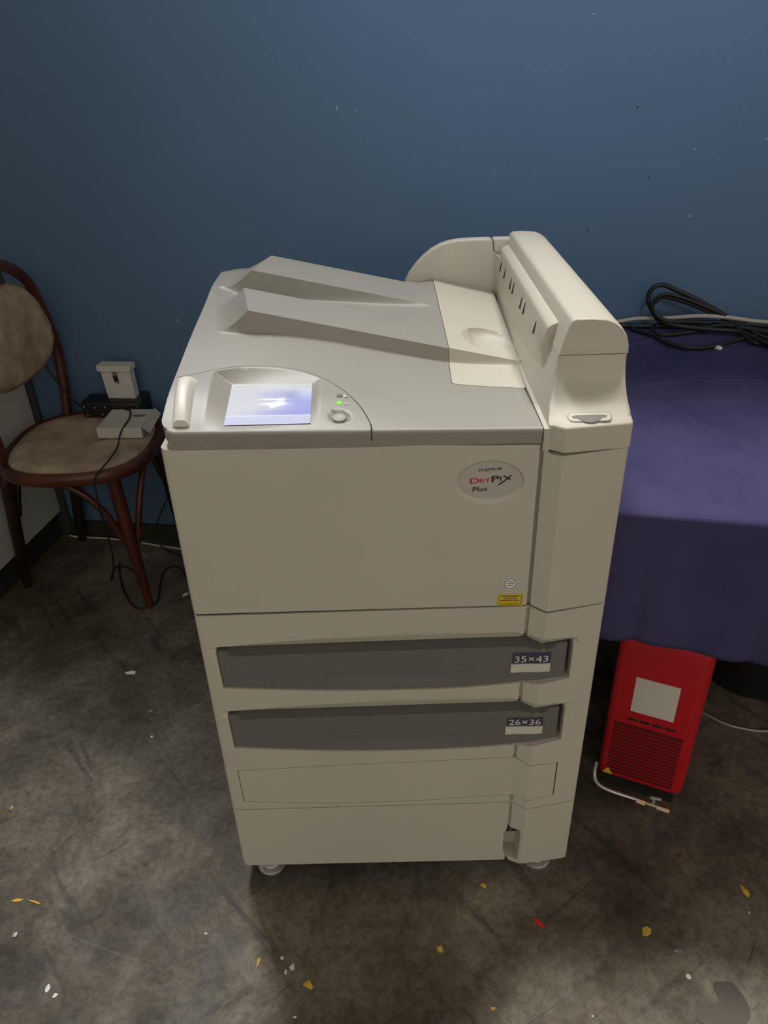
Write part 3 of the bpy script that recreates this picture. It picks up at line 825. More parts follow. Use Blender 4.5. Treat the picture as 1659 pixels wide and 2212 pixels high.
# beige insert with finger dimple
def beige_z(x, y):
    z = hump(x, y)+.0008
    r2 = ((x-.4635)/.0425)**2+((y-.3155)/.046)**2
    if r2 < 1:
        d = (1-r2)**.55
        lx = (x-.437+.10*(y-.32))
        if lx < 0: z -= .0110*d*max(0, 1+lx/.02*0.6)
        else: z -= .0185*d*(1-.45*min(1, lx/.06))*(1-.25*(1-min(1, lx/.004)))
    return z
dim = [(.4635+.0425*cos(2*pi*k/40), .3155+.046*sin(2*pi*k/40)) for k in range(41)]
V, F = region(beige_out, beige_z, arange(.392, .503, .004), arange(.16, .23, .01)+arange(.240, .252, .001)+arange(.258, .375, .004)+arange(.38, .57, .012), top3,
              cons=[[(.392, .242), (.503, .242)], [(.393, .25), (.503, .25)], [(.393, .2494), (.503, .2494)], dim, [(.4395, .2785), (.433, .352)]], rnd=.0008, skirt=.012, step=.004)
mk('beige_insert', V, F, M['beige'], PR, smooth=32)

# --- control panel details
V = [(SC[0][0], SC[0][1], zscr(*SC[0])), (SC[1][0], SC[1][1], zscr(*SC[1])), (SC[2][0], SC[2][1], zscr(*SC[2])), (SC[3][0], SC[3][1], zscr(*SC[3]))]
def screen():
    nu, nv = 150, 120; V = []; F = []; C = []
    def blob(u, v, cu, cv, su, sv): return math.exp(-((u-cu)/su)**2-((v-cv)/sv)**2)
    rnd = random.Random(3)
    for j in range(nv+1):
        for i in range(nu+1):
            u, v = i/nu, j/nv
            x = (SC[0][0]*(1-u)+SC[1][0]*u)*(1-v)+(SC[3][0]*(1-u)+SC[2][0]*u)*v
            y = (SC[0][1]*(1-u)+SC[1][1]*u)*(1-v)+(SC[3][1]*(1-u)+SC[2][1]*u)*v
            V.append((x, y, zscr(x, y)))
            # picture (v=0 is the lower edge)
            base = [0.74, 0.74, 0.80]
            bl = min(1, max(0, (u-.28)/.55))*min(1, max(0, (.86-v)/.15))
            cold = [0.40, 0.44, 0.86]
            c = [a*(1-bl)+b*bl for a, b in zip(base, cold)]
            q = blob(u, v, .70, .27, .38, .06); c = [a*(1-.6*q)+b*.6*q for a, b in zip(c, (.36, .33, .84))]
            q = blob(u, v, .52, .73, .16, .05); c = [a*(1-.7*q)+b*.7*q for a, b in zip(c, (.55, .58, .93))]
            q = blob(u, v, .75, .70, .13, .10); c = [a*(1-.6*q)+b*.6*q for a, b in zip(c, (.40, .42, .66))]
            q = blob(u, v, .95, .75, .12, .15); c = [a*(1-.6*q)+b*.6*q for a, b in zip(c, (.80, .88, 1.0))]
            q = blob(u, v, .50, .40, .22, .07); c = [a*(1-.4*q)+b*.4*q for a, b in zip(c, (.80, .74, .78))]
            q = blob(u, v, .55, .485, .14, .035)+blob(u, v, .52, .60, .13, .018)+blob(u, v, .61, .50, .05, .06)+blob(u, v, .54, .43, .03, .04)
            for an in (.3, 1.2, 2.0, 2.8, 4.2, 5.3):
                dx, dy = (u-.64), (v-.59); s_ = abs(-dx*sin(an)+dy*cos(an)); t_ = dx*cos(an)+dy*sin(an)
                if t_ > 0: q += math.exp(-(s_/.007)**2)*max(0, 1-t_/.12)
            q = min(1, q); c = [a*(1-q)+b*q for a, b in zip(c, (1.35, 1.38, 1.5))]
            if v > .87: c = [.78, .79, .80]
            if v > .87 and .90 < v < .955 and ((.03 < u < .36 and int(u*85) % 2) or (.74 < u < .97 and int(u*60) % 2)): c = [.62, .63, .62]
            if v < .205: c = [.66, .69, .90]
            if .195 < v < .215: c = [.95, .97, 1.1]
            if .05 < v < .09 and .1 < u < .8 and int(u*70) % 3: c = [.60, .63, .86]
            C.append(c)
    for j in range(nv):
        for i in range(nu):
            a = j*(nu+1)+i; F.append((a, a+1, a+nu+2, a+nu+1))
    m = bpy.data.materials.new('lit_screen'); m.use_nodes = True; nt = m.node_tree; b = nt.nodes['Principled BSDF']
    b.inputs['Base Color'].default_value = (.02, .02, .02, 1); b.inputs['Roughness'].default_value = .25
    at = nt.nodes.new('ShaderNodeAttribute'); at.attribute_name = 'picture'; nt.links.new(at.outputs['Color'], b.inputs['Emission Color']); b.inputs['Emission Strength'].default_value = .85
    o = mk('touch_screen', V, F, m, PR)
    ca = o.data.color_attributes.new('picture', 'FLOAT_COLOR', 'POINT')
    for i, c in enumerate(C): ca.data[i].color = (*c, 1)
    o['label'] = 'lit touch screen with a blue picture'
    return o
screen()
def ontop(x, y, d=0.0): return (x, y, cover_z(x, y)+d)
zc_ = cover_z(.2334, .045)
tilt = Matrix.Rotation(radians(10), 3, 'X')
V, F = lathe([(.0092, -.004), (.0092, .0004), (.0085, .0012), (.001, .0014)], (.2334, .0290, hump(.2334, .0290)-.0022), 30, rot=tilt)
bt = mk('power_button', V, F, M['grey'], PR, smooth=40)
def ringup(c, r0, r1, z, a0=0, a1=2*pi, n=28, rot=None):
    V = []; F = []
    for k in range(n+1):
        a = a0+(a1-a0)*k/n
        for r in (r0, r1):
            v = Vector((r*cos(a), r*sin(a), z)); v = rot @ v if rot else v; V.append(v+Vector(c))
    for k in range(n): F.append((2*k, 2*k+1, 2*k+3, 2*k+2))
    return V, F
cbt = (.2334, .0290, hump(.2334, .0290)-.0022)
b1 = ringup(cbt, .0022, .0029, .0016, radians(125), radians(415), rot=tilt)
b2v = [tilt @ Vector(v)+Vector(cbt) for v in ((-.0004, .0008, .0016), (.0004, .0008, .0016), (.0004, .0036, .0016), (-.0004, .0036, .0016))]
mk('power_symbol', *merge(b1, (b2v, [(0, 1, 2, 3)])), M['ink_white'], bt)
for nm, x, y, mt, lb in (('status_light', .2320, .0762, M['led_off'], 'unlit upper indicator'), ('status_light', .2325, .0588, M['led_on'], 'green lit lower indicator')):
    V, F = lathe([(.0040, -.003), (.0040, .0004), (.0030, .0012), (.001, .0016)], (x, y, hump(x, y)), 20)
    o = mk(nm, V, F, mt, PR, smooth=40); o['label'] = lb
cm = (.2410, .0765, hump(.241, .0765)+.0006)
mv = [Vector(cm)+Vector((.0038*cos(a), .0038*sin(a)*1.0, 0)) for a in [pi*.62+2*pi*.62*k/16 for k in range(17)]]
mv += [Vector(cm)+Vector((.0022+.0042*cos(a)*.9, .0008+.0040*sin(a)*.9, 0)) for a in [pi*1.75-2*pi*.48*k/14 for k in range(15)]][::-1][::-1]
mf = []
for k in range(15): mf.append((k, k+1, 17+min(14, 14-k+0) if False else 17+max(0, 14-k), 17+max(0, min(14, 15-k))))
mk('moon_symbol', mv, [tuple(range(len(mv)))], M['ink_white'], PR)
cr_ = (.2425, .0588, hump(.2425, .0588)+.0006)
ar = ringup(cr_, .0034, .0041, 0, 0, 2*pi); a2 = ringup(cr_, .0012, .0018, 0, .3, 2.8); a3 = ringup(cr_, .0012, .0018, 0, 3.5, 6.0)
mk('ready_symbol', *merge(ar, a2, a3), M['ink_white'], PR)
# upright release handle at the left of the panel
def latch():
    out = []
    n = 14; V = []; F = []
    for i in range(n+1):
        t = i/n; y = .010+.098*t; xc = .0305-.0080*t
        h = .0160*(sin(pi*min(1, max(0, t*.92+.08))))**.38
        hw = .0112+.0016*t
        z0 = cover_z(xc, y)-.003
        sec = [(-hw, 0), (-hw*.98, h*.55), (-hw*.7, h*.92), (-hw*.3, h*1.08), (hw*.35, h*1.02), (hw*.62, h*.86), (hw*.9, h*.3), (hw, 0)]
        for a, b in sec: V.append((xc+a, y, z0+.003*0+b+.002))
    k = 8
    for i in range(n):
        for j in range(k-1): F.append((i*k+j, i*k+j+1, (i+1)*k+j+1, (i+1)*k+j))
    F.append(tuple(range(k))); F.append(tuple(range(n*k+k-1, n*k-1, -1)))
    return V, F
V, F = fix_normals_out(*latch(), (.02, .06, .955))
mk('release_handle', V, F, M['handle'], PR, smooth=50, label='pale upright release handle')

# --- tower at the right
XR = .6115
def xl(z): return lerp_tab([(.91, .5025), (.95, .5035), (.965, .509), (.985, .5155), (1.0, .5185), (1.02, .5215), (1.045, .5275), (1.07, .534)], z)
prof = [(-.0115, .9150), (-.0115, .9465), (-.0090, .9500)]+[(y, z) for y, z in ((.002, .9535), (.014, .9575), (.026, .9630), (.036, .9700), (.045, .9785), (.0525, .9890), (.0580, 1.0010), (.0610, 1.0195))]
def tower_body():
    # cross sections in (y,z) joined from left skin to right skin, with corner rounding on both vertical edges
    back = [(.600, 1.0195), (.600, .9150)]
    loop = prof+back
    def xs_of(y, z):
        return xl(z), XR
    fr = 0.006
    cols = []
    for k, (s, dy) in enumerate([(0.0, fr), (.0018, .0022), (.006, 0.0), (.5, 0.0), (-.006, 0.0), (-.0018, .0022), (0.0, fr)]): cols.append((s, dy))
    V = []; F = []
    L_ = len(loop)
    for ci, (s, dy) in enumerate(cols):
        for (y, z) in loop:
            a, b = xs_of(y, z)
            if ci < 3: x = a+s
            elif ci == 3: x = .5225 if z < .958 else a+(b-a)*.35
            else: x = b+s
            yy = y
            if y < .1: yy = y+dy*(1.0)
            if z < .958 and y < .01:               # the lower front band follows the chamfered column
                if ci < 3: yy = y+.011-(.0 if ci < 2 else .001)
                if ci == 3: yy = y
                if ci > 3: yy = y+.0105+(dy if ci > 4 else 0)*0.6
            V.append((x, yy, z))
    nC = len(cols)
    for c in range(nC-1):
        for i in range(L_):
            j = (i+1) % L_; F.append((c*L_+i, c*L_+j, (c+1)*L_+j, (c+1)*L_+i))
    F.append(tuple(range(L_))); F.append(tuple(range((nC-1)*L_+L_-1, (nC-1)*L_-1, -1)))
    return V, F
V, F = tower_body()
# recompute outward normals with bmesh
def outward(V, F):
    bm = bmesh.new(); vs = [bm.verts.new(v) for v in V]
    for f in F:
        try: bm.faces.new([vs[i] for i in f])
        except ValueError: pass
    bmesh.ops.remove_doubles(bm, verts=bm.verts, dist=1e-6)
    bmesh.ops.recalc_face_normals(bm, faces=bm.faces); bm.verts.index_update()
    V = [tuple(v.co) for v in bm.verts]; F = [tuple(v.index for v in f.verts) for f in bm.faces]; bm.free(); return V, F
V, F = outward(V, F)
tower = mk('exit_tower', V, F, M['beige'], PR, smooth=38)
# small slot with a thumb cut-out on the front ramp
def ramp_z(y): return lerp_tab([(-.009, .950), (.002, .9535), (.014, .9575), (.026, .963), (.036, .970), (.045, .9785)], y)
def onramp(x, y, d): return (x, y, ramp_z(y)+d)
sl = [(.528, .0100), (.5325, .0045), (.5400, .0045), (.5435, .0000), (.549, -.0035), (.556, -.0052), (.563, -.0035), (.5685, .0000), (.572, .0045), (.5795, .0045), (.584, .0100), (.582, .0150), (.578, .0165), (.534, .0165), (.530, .0150)]
V = [onramp(x, y, .0006) for x, y in sl]
def stad(cx, cy, hx, hy, d, n=10):
    P = []
    for sx_, a0 in ((1, -pi/2), (-1, pi/2)):
        for k in range(n+1):
            a = a0+pi*k/n; P.append(onramp(cx+sx_*(hx-hy)+hy*cos(a), cy+hy*sin(a), d))
    return P
P1 = stad(.5560, .0085, .0290, .0082, .0003); P2 = stad(.5560, .0088, .0270, .0066, .0006); n_ = len(P1)
mk('slot_rim', P1+P2, [(i, (i+1) % n_, n_+(i+1) % n_, n_+i) for i in range(n_)], M['groove'], tower)
mk('slot_well', P2, [tuple(range(n_))], M['beige'], tower)
dk = [(.5330, .0098), (.5345, .0062), (.5400, .0056), (.5440, .0020), (.5490, -.0008), (.5560, -.0020), (.5630, -.0008), (.5680, .0020), (.5720, .0056), (.5775, .0062), (.5790, .0098), (.5720, .0112), (.5400, .0112)]
mk('card_slot', [onramp(x, y, .0010) for x, y in dk], [tuple(range(len(dk)))], M['ink_grey'], tower)
# top cap
cap_sec = [(.5215, 1.0205), (.5278, 1.0445), (.5335, 1.0625), (.5370, 1.0660), (.5410, 1.0672), (.560, 1.0672), (.5800, 1.0655), (.5915, 1.0610), (.6010, 1.0535), (.6080, 1.0435), (.6112, 1.0330), (XR, 1.0205)]
def cap():
    V = []; F = []; n = len(cap_sec); c = (.566, 1.035)
    ysl = [(.0615, .965, -.002), (.0625, .985, -.0008), (.0655, 1.0, 0), (.592, 1.0, 0), (.598, .98, -.001), (.600, .94, -.003)]
    for y, s, dz in ysl:
        for x, z in cap_sec:
            t = (z-1.0205)/.0467
            ss = 1-(1-s)*t
            V.append((c[0]+(x-c[0])*ss, y+(.003*t if y < .1 else 0), 1.0205+(z-1.0205)*(1-(1-s)*1.2)))
    for i in range(len(ysl)-1):
        for j in range(n):
            F.append((i*n+j, i*n+(j+1) % n, (i+1)*n+(j+1) % n, (i+1)*n+j))
    F.append(tuple(range(n))); F.append(tuple(range(len(ysl)*n-1, (len(ysl)-1)*n-1, -1)))
    return outward(V, F)
V, F = cap()
mk('tower_cap', V, F, M['beige'], PR, smooth=35)
# film exit ledge along the inner side: raised lip and slotted face
lip = [(.5095, .946), (.5098, .975), (.5112, 1.0095), (.5135, 1.033), (.5155, 1.0405), (.5190, 1.0440), (.5290, 1.0480), (.534, 1.050), (.540, 1.04), (.540, .946)]
V = []; F = []
for y in (.112, .122, .20, .585):
    for x, z in lip: V.append((x, y, z))
n = len(lip); F = [tuple(range(n)), tuple(range(4*n-1, 3*n-1, -1))]+[(k*n+i, k*n+(i+1) % n, (k+1)*n+(i+1) % n, (k+1)*n+i) for k in range(3) for i in range(n)]
V[n] = (.5130, .122, .946); V[n+1] = (.5140, .122, .975)
# keep the lower part further back at its front end so that the lip overhangs
V[0] = (.5135, .112, .946); V[1] = (.5150, .112, .975); V[2] = (.5190, .113, 1.0075)
V, F = outward(V, F)
lp_ = mk('exit_ledge', V, F, M['beige'], PR, smooth=40, bevel=.0012)
for y in (.537, .487, .418, .389, .307, .277, .184):
    V, F = merge(([(.5098, y, 1.0085), (.5098, y+.0062, 1.0085), (.5140, y+.0062-.006, 1.0335), (.5140, y-.006, 1.0335), (.5200, y, 1.0085), (.5200, y+.0062, 1.0085), (.5200, y+.0062-.006, 1.0335), (.5200, y-.006, 1.0335)],
                  [(0, 1, 2, 3), (4, 7, 6, 5), (0, 4, 5, 1), (1, 5, 6, 2), (2, 6, 7, 3), (3, 7, 4, 0)]))
    mk('slot', *outward(V, F), M['dark'], lp_)
# narrow strip between cover and tower
V, F = merge(([(.4972, -.002, .9455), (.5050, -.002, .9455), (.5105, .16, .944), (.5105, .60, .950), (.5035, .60, .950), (.5035, .26, .9410), (.4985, .146, .9425),
               (.4972, -.002, .914), (.5050, -.002, .914), (.5105, .16, .925), (.5105, .60, .925), (.5035, .60, .925), (.5035, .26, .925), (.4985, .146, .925)],
              [(0, 1, 2, 3, 4, 5, 6), (0, 7, 8, 1), (1, 8, 9, 2), (2, 9, 10, 3), (4, 11, 12, 5), (5, 12, 13, 6), (6, 13, 7, 0), (3, 10, 11, 4)]))
mk('side_strip', *outward(V, F), M['beige'], PR, smooth=30)
V, F = box(.5035, .5095, .239, .248, .938, .9500)
mk('hinge_tab', V, F, M['beige'], PR, bevel=.001)
# quarter-round wing closing the rear of the exit
wing = [(.3360, .960), (.3375, .9830), (.3450, .9985), (.3580, 1.0150), (.3715, 1.0290), (.3870, 1.0410), (.4040, 1.0498), (.4200, 1.0545), (.4370, 1.0572), (.4600, 1.0580), (.4950, 1.0580), (.5000, 1.0560), (.5030, 1.0345), (.5180, 1.0310), (.5180, .950), (.50, .940)]
V, F = extrude(wing[::-1], lambda u, v, w_: (u, w_, v), .577, .600)
mk('rear_wing', *outward(V, F), M['beige'], PR, bevel=.0035, seg=3)
wc = [(.5010, 1.0580), (.5360, 1.0580), (.5360, 1.025), (.5042, 1.0345), (.5016, 1.0545)]
V, F = extrude(wc, lambda u, v, w_: (u, w_, v), .577, .600)
mk('wing_cap', *outward(V, F), M['beige'], PR, bevel=.003, seg=3)
V, F = merge(([(.5030, .577, .950), (.5100, .5535, .950), (.5150, .5535, 1.028), (.5030, .577, 1.032), (.5180, .577, .95), (.5180, .577, 1.03)], [(0, 1, 2, 3), (1, 4, 5, 2), (0, 3, 5, 4), (3, 2, 5), (0, 4, 1)]))
mk('wing_fillet', *outward(V, F), M['beige'], PR)
V, F = box(.34, .50, .565, .60, .93, .965)
mk('wing_base', V, F, M['grey'], PR)

# --- feet and casters
for x in (.045, .5635):
    for y in (.036, .565):
        V, F = lathe([(.0255, 0), (.0265, .0015), (.0265, .0045), (.0240, .0062), (.0165, .0085), (.0140, .020), (.0125, .034), (.0125, .046)], (x, y, 0), 36)
        mk('levelling_foot', V, F, M['chrome'], PR, smooth=45)
for x in (.118, .482):
    for y in (.052, .50):
        V, F = lathe([(.020, -.009), (.0225, -.007), (.0225, .007), (.020, .009)], (x, y+.012, .0225), 26, rot=Matrix.Rotation(radians(90), 3, 'Y'))
        c_ = mk('caster', V, F, M['rubber'], PR, smooth=40)
        fk = []
        for s in (-1, 1):
            sx_ = x+s*.0155
            fk.append(([(sx_-.0013, y-.03, .045), (sx_+.0013, y-.03, .045), (sx_+.0013, y+.03, .045), (sx_-.0013, y+.03, .045), (sx_-.0013, y-.018, .010), (sx_+.0013, y-.018, .010), (sx_+.0013, y+.018, .010), (sx_-.0013, y+.018, .010)],
                       [(0, 3, 2, 1)[::-1], (4, 5, 6, 7)[::-1], (0, 1, 5, 4), (1, 2, 6, 5), (2, 3, 7, 6), (3, 0, 4, 7)]))
        mk('caster_fork', *outward(*merge(*fk)), M['steel'], c_, bevel=.0005)

# ------------------------------------------------------------------ the table with its purple cloth
FL, FR, BR, BL = Vector((.634, .118, 0)), Vector((1.90, -.172, 0)), Vector((1.90, .846, 0)), Vector((.650, 1.026, 0))
TB = thing('table', 'long table standing against the blue wall, hidden under the purple cloth', 'table', (1.2, .5, 0))
def quad_z(a, b, c, d, z0, z1):
    V = [(p.x, p.y, z0) for p in (a, b, c, d)]+[(p.x, p.y, z1) for p in (a, b, c, d)]
    return V, [(0, 3, 2, 1), (4, 5, 6, 7), (0, 1, 5, 4), (1, 2, 6, 5), (2, 3, 7, 6), (3, 0, 4, 7)]
ins = lambda p, k: p+(Vector((1.25, .45, 0))-p).normalized()*k
mk('tabletop', *quad_z(ins(FL, .015), ins(FR, .015), ins(BR, .015), ins(BL, .015), .712, .738), M['base_dark'], TB)
for p, q in ((FL, Vector((.72, .60, 0))), (FR, ins(FR, .09)), (BR, ins(BR, .09)), (BL, ins(BL, .09))):
    mk('leg', *box(q.x-.02, q.x+.02, q.y-.02, q.y+.02, 0, .712), M['base_dark'], TB, bevel=.003)
def cloth():
    # grid over the top plus the hanging front and left sides
    nu, nv = 330, 250
    creases = [((.790, .60), (.905, .352), .0030, .010), ((.905, .352), (.965, .20), .0028, .010), ((.868, .857), (1.001, .912), .002, .008), ((.799, .609), (.944, .628), .0022, .007),
               ((.944, .628), (1.15, .61), .0018, .007), ((.926, .338), (.975, .26), .0025, .008), ((.70, .45), (.83, .22), .0018, .02), ((1.0, .8), (1.3, .3), .002, .012), ((1.02, .50), (1.08, .12), .002, .012)]
    def h(x, y):
        z = .7485
        for a, b, amp, wd_ in creases:
            amp *= 2.0
            dx, dy = b[0]-a[0], b[1]-a[1]; L = dx*dx+dy*dy; t = ((x-a[0])*dx+(y-a[1])*dy)/L
            e = max(0, min(1, min(t, 1-t)*4+.25)); s = (-(x-a[0])*dy+(y-a[1])*dx)/sqrt(L)
            if 0 <= t <= 1: z += amp*e*math.exp(-(s/wd_)**2)-amp*.6*e*math.exp(-((s-1.8*wd_)/(wd_*1.3))**2)
        z += .0022*sin(9*x+5*y)+.0012*sin(23*x-14*y+1)+.0008*sin(41*x+17*y)
        return z
    def P(u, v):      # v<0: front drop; u<0: left drop
        uu = max(0, u); vv = max(0, v)
        p = (FL*(1-uu)+FR*uu)*(1-vv)+(BL*(1-uu)+BR*uu)*vv
        if v >= 0 and u >= 0: return (p.x, p.y, h(p.x, p.y)-(.0025*math.exp(-v/.003)))
        if u < 0:
            d = -u
            return (p.x-.004-.0*d+.002*sin(p.y*30)*min(1, d*8), p.y, .749-d) if v >= 0 else (p.x-.004, p.y-.004, .749-max(d, -v))
        d = -v; s = p.x
        fold = (.010*sin(s*21+.8)+.006*sin(s*47+2))*min(1, d*5)
        L = .232+.012*sin(s*9.0+.4)+.052*max(0, (s-.66))+.004*sin(s*31)
        dd = d/.25*L
        r = .005
        if dd < r*1.5: a = dd/r; off = r*sin(min(a, pi/2)); dz = r*(1-cos(min(a, pi/2)))
        else: off = r; dz = dd-r*.55
        n = (FR-FL).normalized(); n = Vector((n.y, -n.x, 0))     # towards the viewer
        q = p+n*(off+abs(fold)*1.0+.012*min(1, d*4))
        return (q.x, q.y, .748-dz)
    us = [-.20, -.15, -.1, -.05, -.02, -.006]+[i/nu for i in range(nu+1)]
    vs = [-.25*k/22 for k in range(22, 0, -1)]+[-.004]+[(j/nv) for j in range(nv+1)]
    V = [P(u, v) for v in vs for u in us]; F = []; k = len(us)
    for j in range(len(vs)-1):
        for i in range(k-1): F.append((j*k+i, j*k+i+1, (j+1)*k+i+1, (j+1)*k+i))
    return V, F
V, F = cloth()
cl = mk('tablecloth', V, F, M['cloth'], None, smooth=180, loc=(1.2, .5, .75))
so = cl.modifiers.new('thickness', 'SOLIDIFY'); so.thickness = .0012; so.offset = -1
tag(cl, 'creased purple cloth spread over the table right of the printer', 'tablecloth')
def scrap(name, pts, z, m, lab, cat, thick=.0012, group=None, lift=0.0):
    """a small torn piece lying flat; pts = outline in x,y"""
    n = len(pts); cx = sum(p[0] for p in pts)/n; cy = sum(p[1] for p in pts)/n
    top = [(x, y, z+thick+lift*abs(sin(i*2.1))) for i, (x, y) in enumerate(pts)]
    V = [(x, y, z) for x, y in pts]+top+[(cx, cy, z+thick+lift*1.2)]
    F = [tuple(range(n-1, -1, -1))]+[(i, (i+1) % n, n+(i+1) % n, n+i) for i in range(n)]+[(n+i, n+(i+1) % n, 2*n) for i in range(n)]
    o = mk(name, V, F, m, None, loc=(cx, cy, z)); tag(o, lab, cat, group); return o
scrap('paper_scrap', [(1.052, .800), (1.058, .790), (1.066, .793), (1.062, .803), (1.055, .806)], .752, M['trash_white'], 'small white scrap lying on the purple tablecloth beside the black cable', 'scrap', .006)
# cables on the table
def cable(name, P, r, m, lab, cat='cable', sides=9, n=8):
    V, F = tube(P, r, sides, n); o = mk(name, V, F, m, None, smooth=180, loc=P[0]); tag(o, lab, cat); return o
LA = [(1.26,.70,.757),(1.173,.80,.757),(1.146,.822,.758),(1.14,.878,.765),(1.130,.930,.779),(1.068,.945,.814),(.999,.955,.845),(.967,.96,.857),(.945,.963,.849),(.938,.964,.824),(.95,.962,.798),(.968,.955,.775),(.985,.925,.771),(1.017,.906,.770),(1.081,.894,.765),(1.138,.87,.765),(1.170,.785,.764),(1.27,.69,.757)]
LB = [(1.30,.80,.757),(1.193,.847,.757),(1.151,.908,.772),(1.113,.928,.782),(1.044,.938,.811),(.988,.947,.829),(.961,.951,.83),(.947,.953,.812),(.957,.951,.790),(.985,.940,.775),(1.052,.939,.770),(1.16,.92,.768),(1.247,.89,.766),(1.34,.86,.76)]
LC_ = [(.80,.985,.757),(.889,.975,.757),(.906,.935,.757),(.934,.897,.757),(.953,.836,.757),(.984,.801,.757),(1.035,.797,.757),(1.101,.829,.757),(1.165,.86,.758),(1.214,.89,.758),(1.30,.90,.757)]
LD_ = [(1.27,.80,.758),(1.20,.86,.763),(1.14,.90,.769),(1.096,.920,.766),(1.044,.905,.759),(.97,.891,.757),(.948,.91,.757),(.955,.945,.759),(.979,.962,.761),(1.04,.945,.763),(1.10,.93,.772),(1.173,.88,.768),(1.30,.78,.757)]
LE_ = [(.80,1.00,.757),(.90,.965,.757),(.99,.955,.757),(1.08,.930,.757),(1.16,.905,.757),(1.24,.90,.757),(1.34,.88,.757)]
V, F = merge(tube(LA, .0058, 10, 8), tube(LB, .0052, 10, 8), tube([(x+.004, y-.006, z+.007) for x, y, z in LB[3:8]], .0045, 10, 8))
o = mk('power_cable', V, F, M['rubber'], None, smooth=180, loc=(1.14, .88, .765)); tag(o, 'thick black cable coiled in loops on the purple cloth and propped on the wall', 'cable')
V, F = merge(tube(LC_, .0048, 9, 8), tube(LD_, .0046, 9, 8))
o = mk('power_cable', V, F, M['rubber'], None, smooth=180, loc=(1.0, .85, .757)); tag(o, 'black cable lying flat on the purple cloth in a wide curve below the coil', 'cable')
V, F = tube(LE_, .0062, 9, 8)
o = mk('power_cable', V, F, M['rubber'], None, smooth=180, loc=(1.0, .94, .757)); tag(o, 'black cable lying straight along the wall at the back of the table', 'cable')
cable('white_cable', [(.80,.975,.757),(.875,.988,.760),(.925,.985,.768),(.985,.965,.773),(1.051,.938,.785),(1.113,.922,.786),(1.185,.915,.776),(1.226,.905,.774),(1.33,.89,.760)], .0052, M['grey_cable'], 'pale grey cable running over the black cables along the wall')
# small pale clip on the cable end
V, F = merge(lathe([(.003, 0), (.005, .002), (.005, .008), (.002, .010)], (.893, .998, .752), 12))
o = mk('cable_clip', V, F, M['trash_white'], None, smooth=40, loc=(.893, .998, .752)); tag(o, 'tiny white clip by the wall where the grey cable leaves the printer', 'clip')

# ------------------------------------------------------------------ red cooler unit under the table
RA = Vector((.721, .207, 0)); RD = Vector((.9075, -.420, 0)).normalized(); RN = Vector((-RD.y, RD.x, 0))   # RN points away from the viewer
RED = thing('cooling_unit', 'red boxy cooling unit with a slotted grille under the table', 'appliance', (RA.x+.15, RA.y+.1, 0))
def rp(s, d, z): q = RA+RD*s+RN*d; return (q.x, q.y, z)
def red_body():
    # rounded in plan, slightly rounded top
    w_, dp, r = .170, .36, .014; pl = []
    for cx, cy, a0 in ((w_-.022, .022, -pi/2), (w_-r, dp-r, 0), (r, dp-r, pi/2), (r, r, pi)):
        rr = .022 if cy == .022 else r
        for k in range(7): a = a0+pi/2*k/6; pl.append((cx+rr*cos(a), cy+rr*sin(a)))
    V = []; F = []; n = len(pl); c = (w_/2, dp/2)
    for z, s in ((.040, .985), (.044, 1), (.395, 1), (.418, .985), (.430, .95), (.434, .90)):
        for x, y in pl: V.append(rp(c[0]+(x-c[0])*s, c[1]+(y-c[1])*s, z))
    for i in range(5):
        for j in range(n): F.append((i*n+j, i*n+(j+1) % n, (i+1)*n+(j+1) % n, (i+1)*n+j))
    F.append(tuple(range(n-1, -1, -1))); F.append(tuple(range(5*n, 6*n)))
    return outward(V, F)
rb = mk('housing', *red_body(), M['red'], RED, smooth=40)
def rface(s0, s1, z0, z1, d0=-.0006, d1=.001):
    V = [rp(s, d, z) for d in (d0, d1) for s, z in ((s0, z0), (s1, z0), (s1, z1), (s0, z1))]
    return outward(V, [(0, 1, 2, 3), (7, 6, 5, 4), (0, 4, 5, 1), (1, 5, 6, 2), (2, 6, 7, 3), (3, 7, 4, 0)])
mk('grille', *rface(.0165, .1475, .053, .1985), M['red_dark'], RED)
parts = []
nsl = 15
for k in range(1, nsl):
    z = .053+.1455*k/nsl; parts.append(rface(.0165, .1475, z-.0009, z+.0009, -.0022, -.0004))
for k in ():
    s = .0165+.131*k/5; parts.append(rface(s-.0006, s+.0006, .053, .1985, -.0020, -.0004))
mk('grille_bars', *merge(*parts), M['red'], RED)
for k in range(4):
    s = .040+k*.0235; mk('vent_slot', *rface(s, s+.0195, .2115-.0*k, .2170-.0*k, -.0008, .001), M['dark'], RED)
mk('sticker', *rface(.042, .123, .2365, .3255, -.0010, .001), M['label'], RED, label='square white sticker')
tv = [rp(.012, -.0015, .0555), rp(.032, -.0015, .0445), rp(.0175, -.0015, .040)]
tv = [rp(.010, -.002, .046), rp(.031, -.002, .046), rp(.0205, -.002, .066)]
mk('warning_triangle', *(tv, [(0, 1, 2)]), M['yellow'], RED)
mk('plinth', *outward([rp(s, d, z) for z in (.0, .041) for s, d in ((.010, .012), (.155, .012), (.155, .345), (.010, .345))], [(0, 3, 2, 1), (4, 5, 6, 7), (0, 1, 5, 4), (1, 2, 6, 5), (2, 3, 7, 6), (3, 0, 4, 7)]), M['dark'], RED)
pp = [(.716, .206, .070), (.709, .190, .062), (.708, .176, .052), (.716, .165, .046), (.735, .153, .044), (.765, .140, .042), (.795, .128, .041)]
V, F = tube(pp, .0038, 12, 8); mk('pipe', V, F, M['chrome'], RED, smooth=180)
def rod(a, b, r, sides=10): return tube([a, b], r, sides, 1, smooth=False)
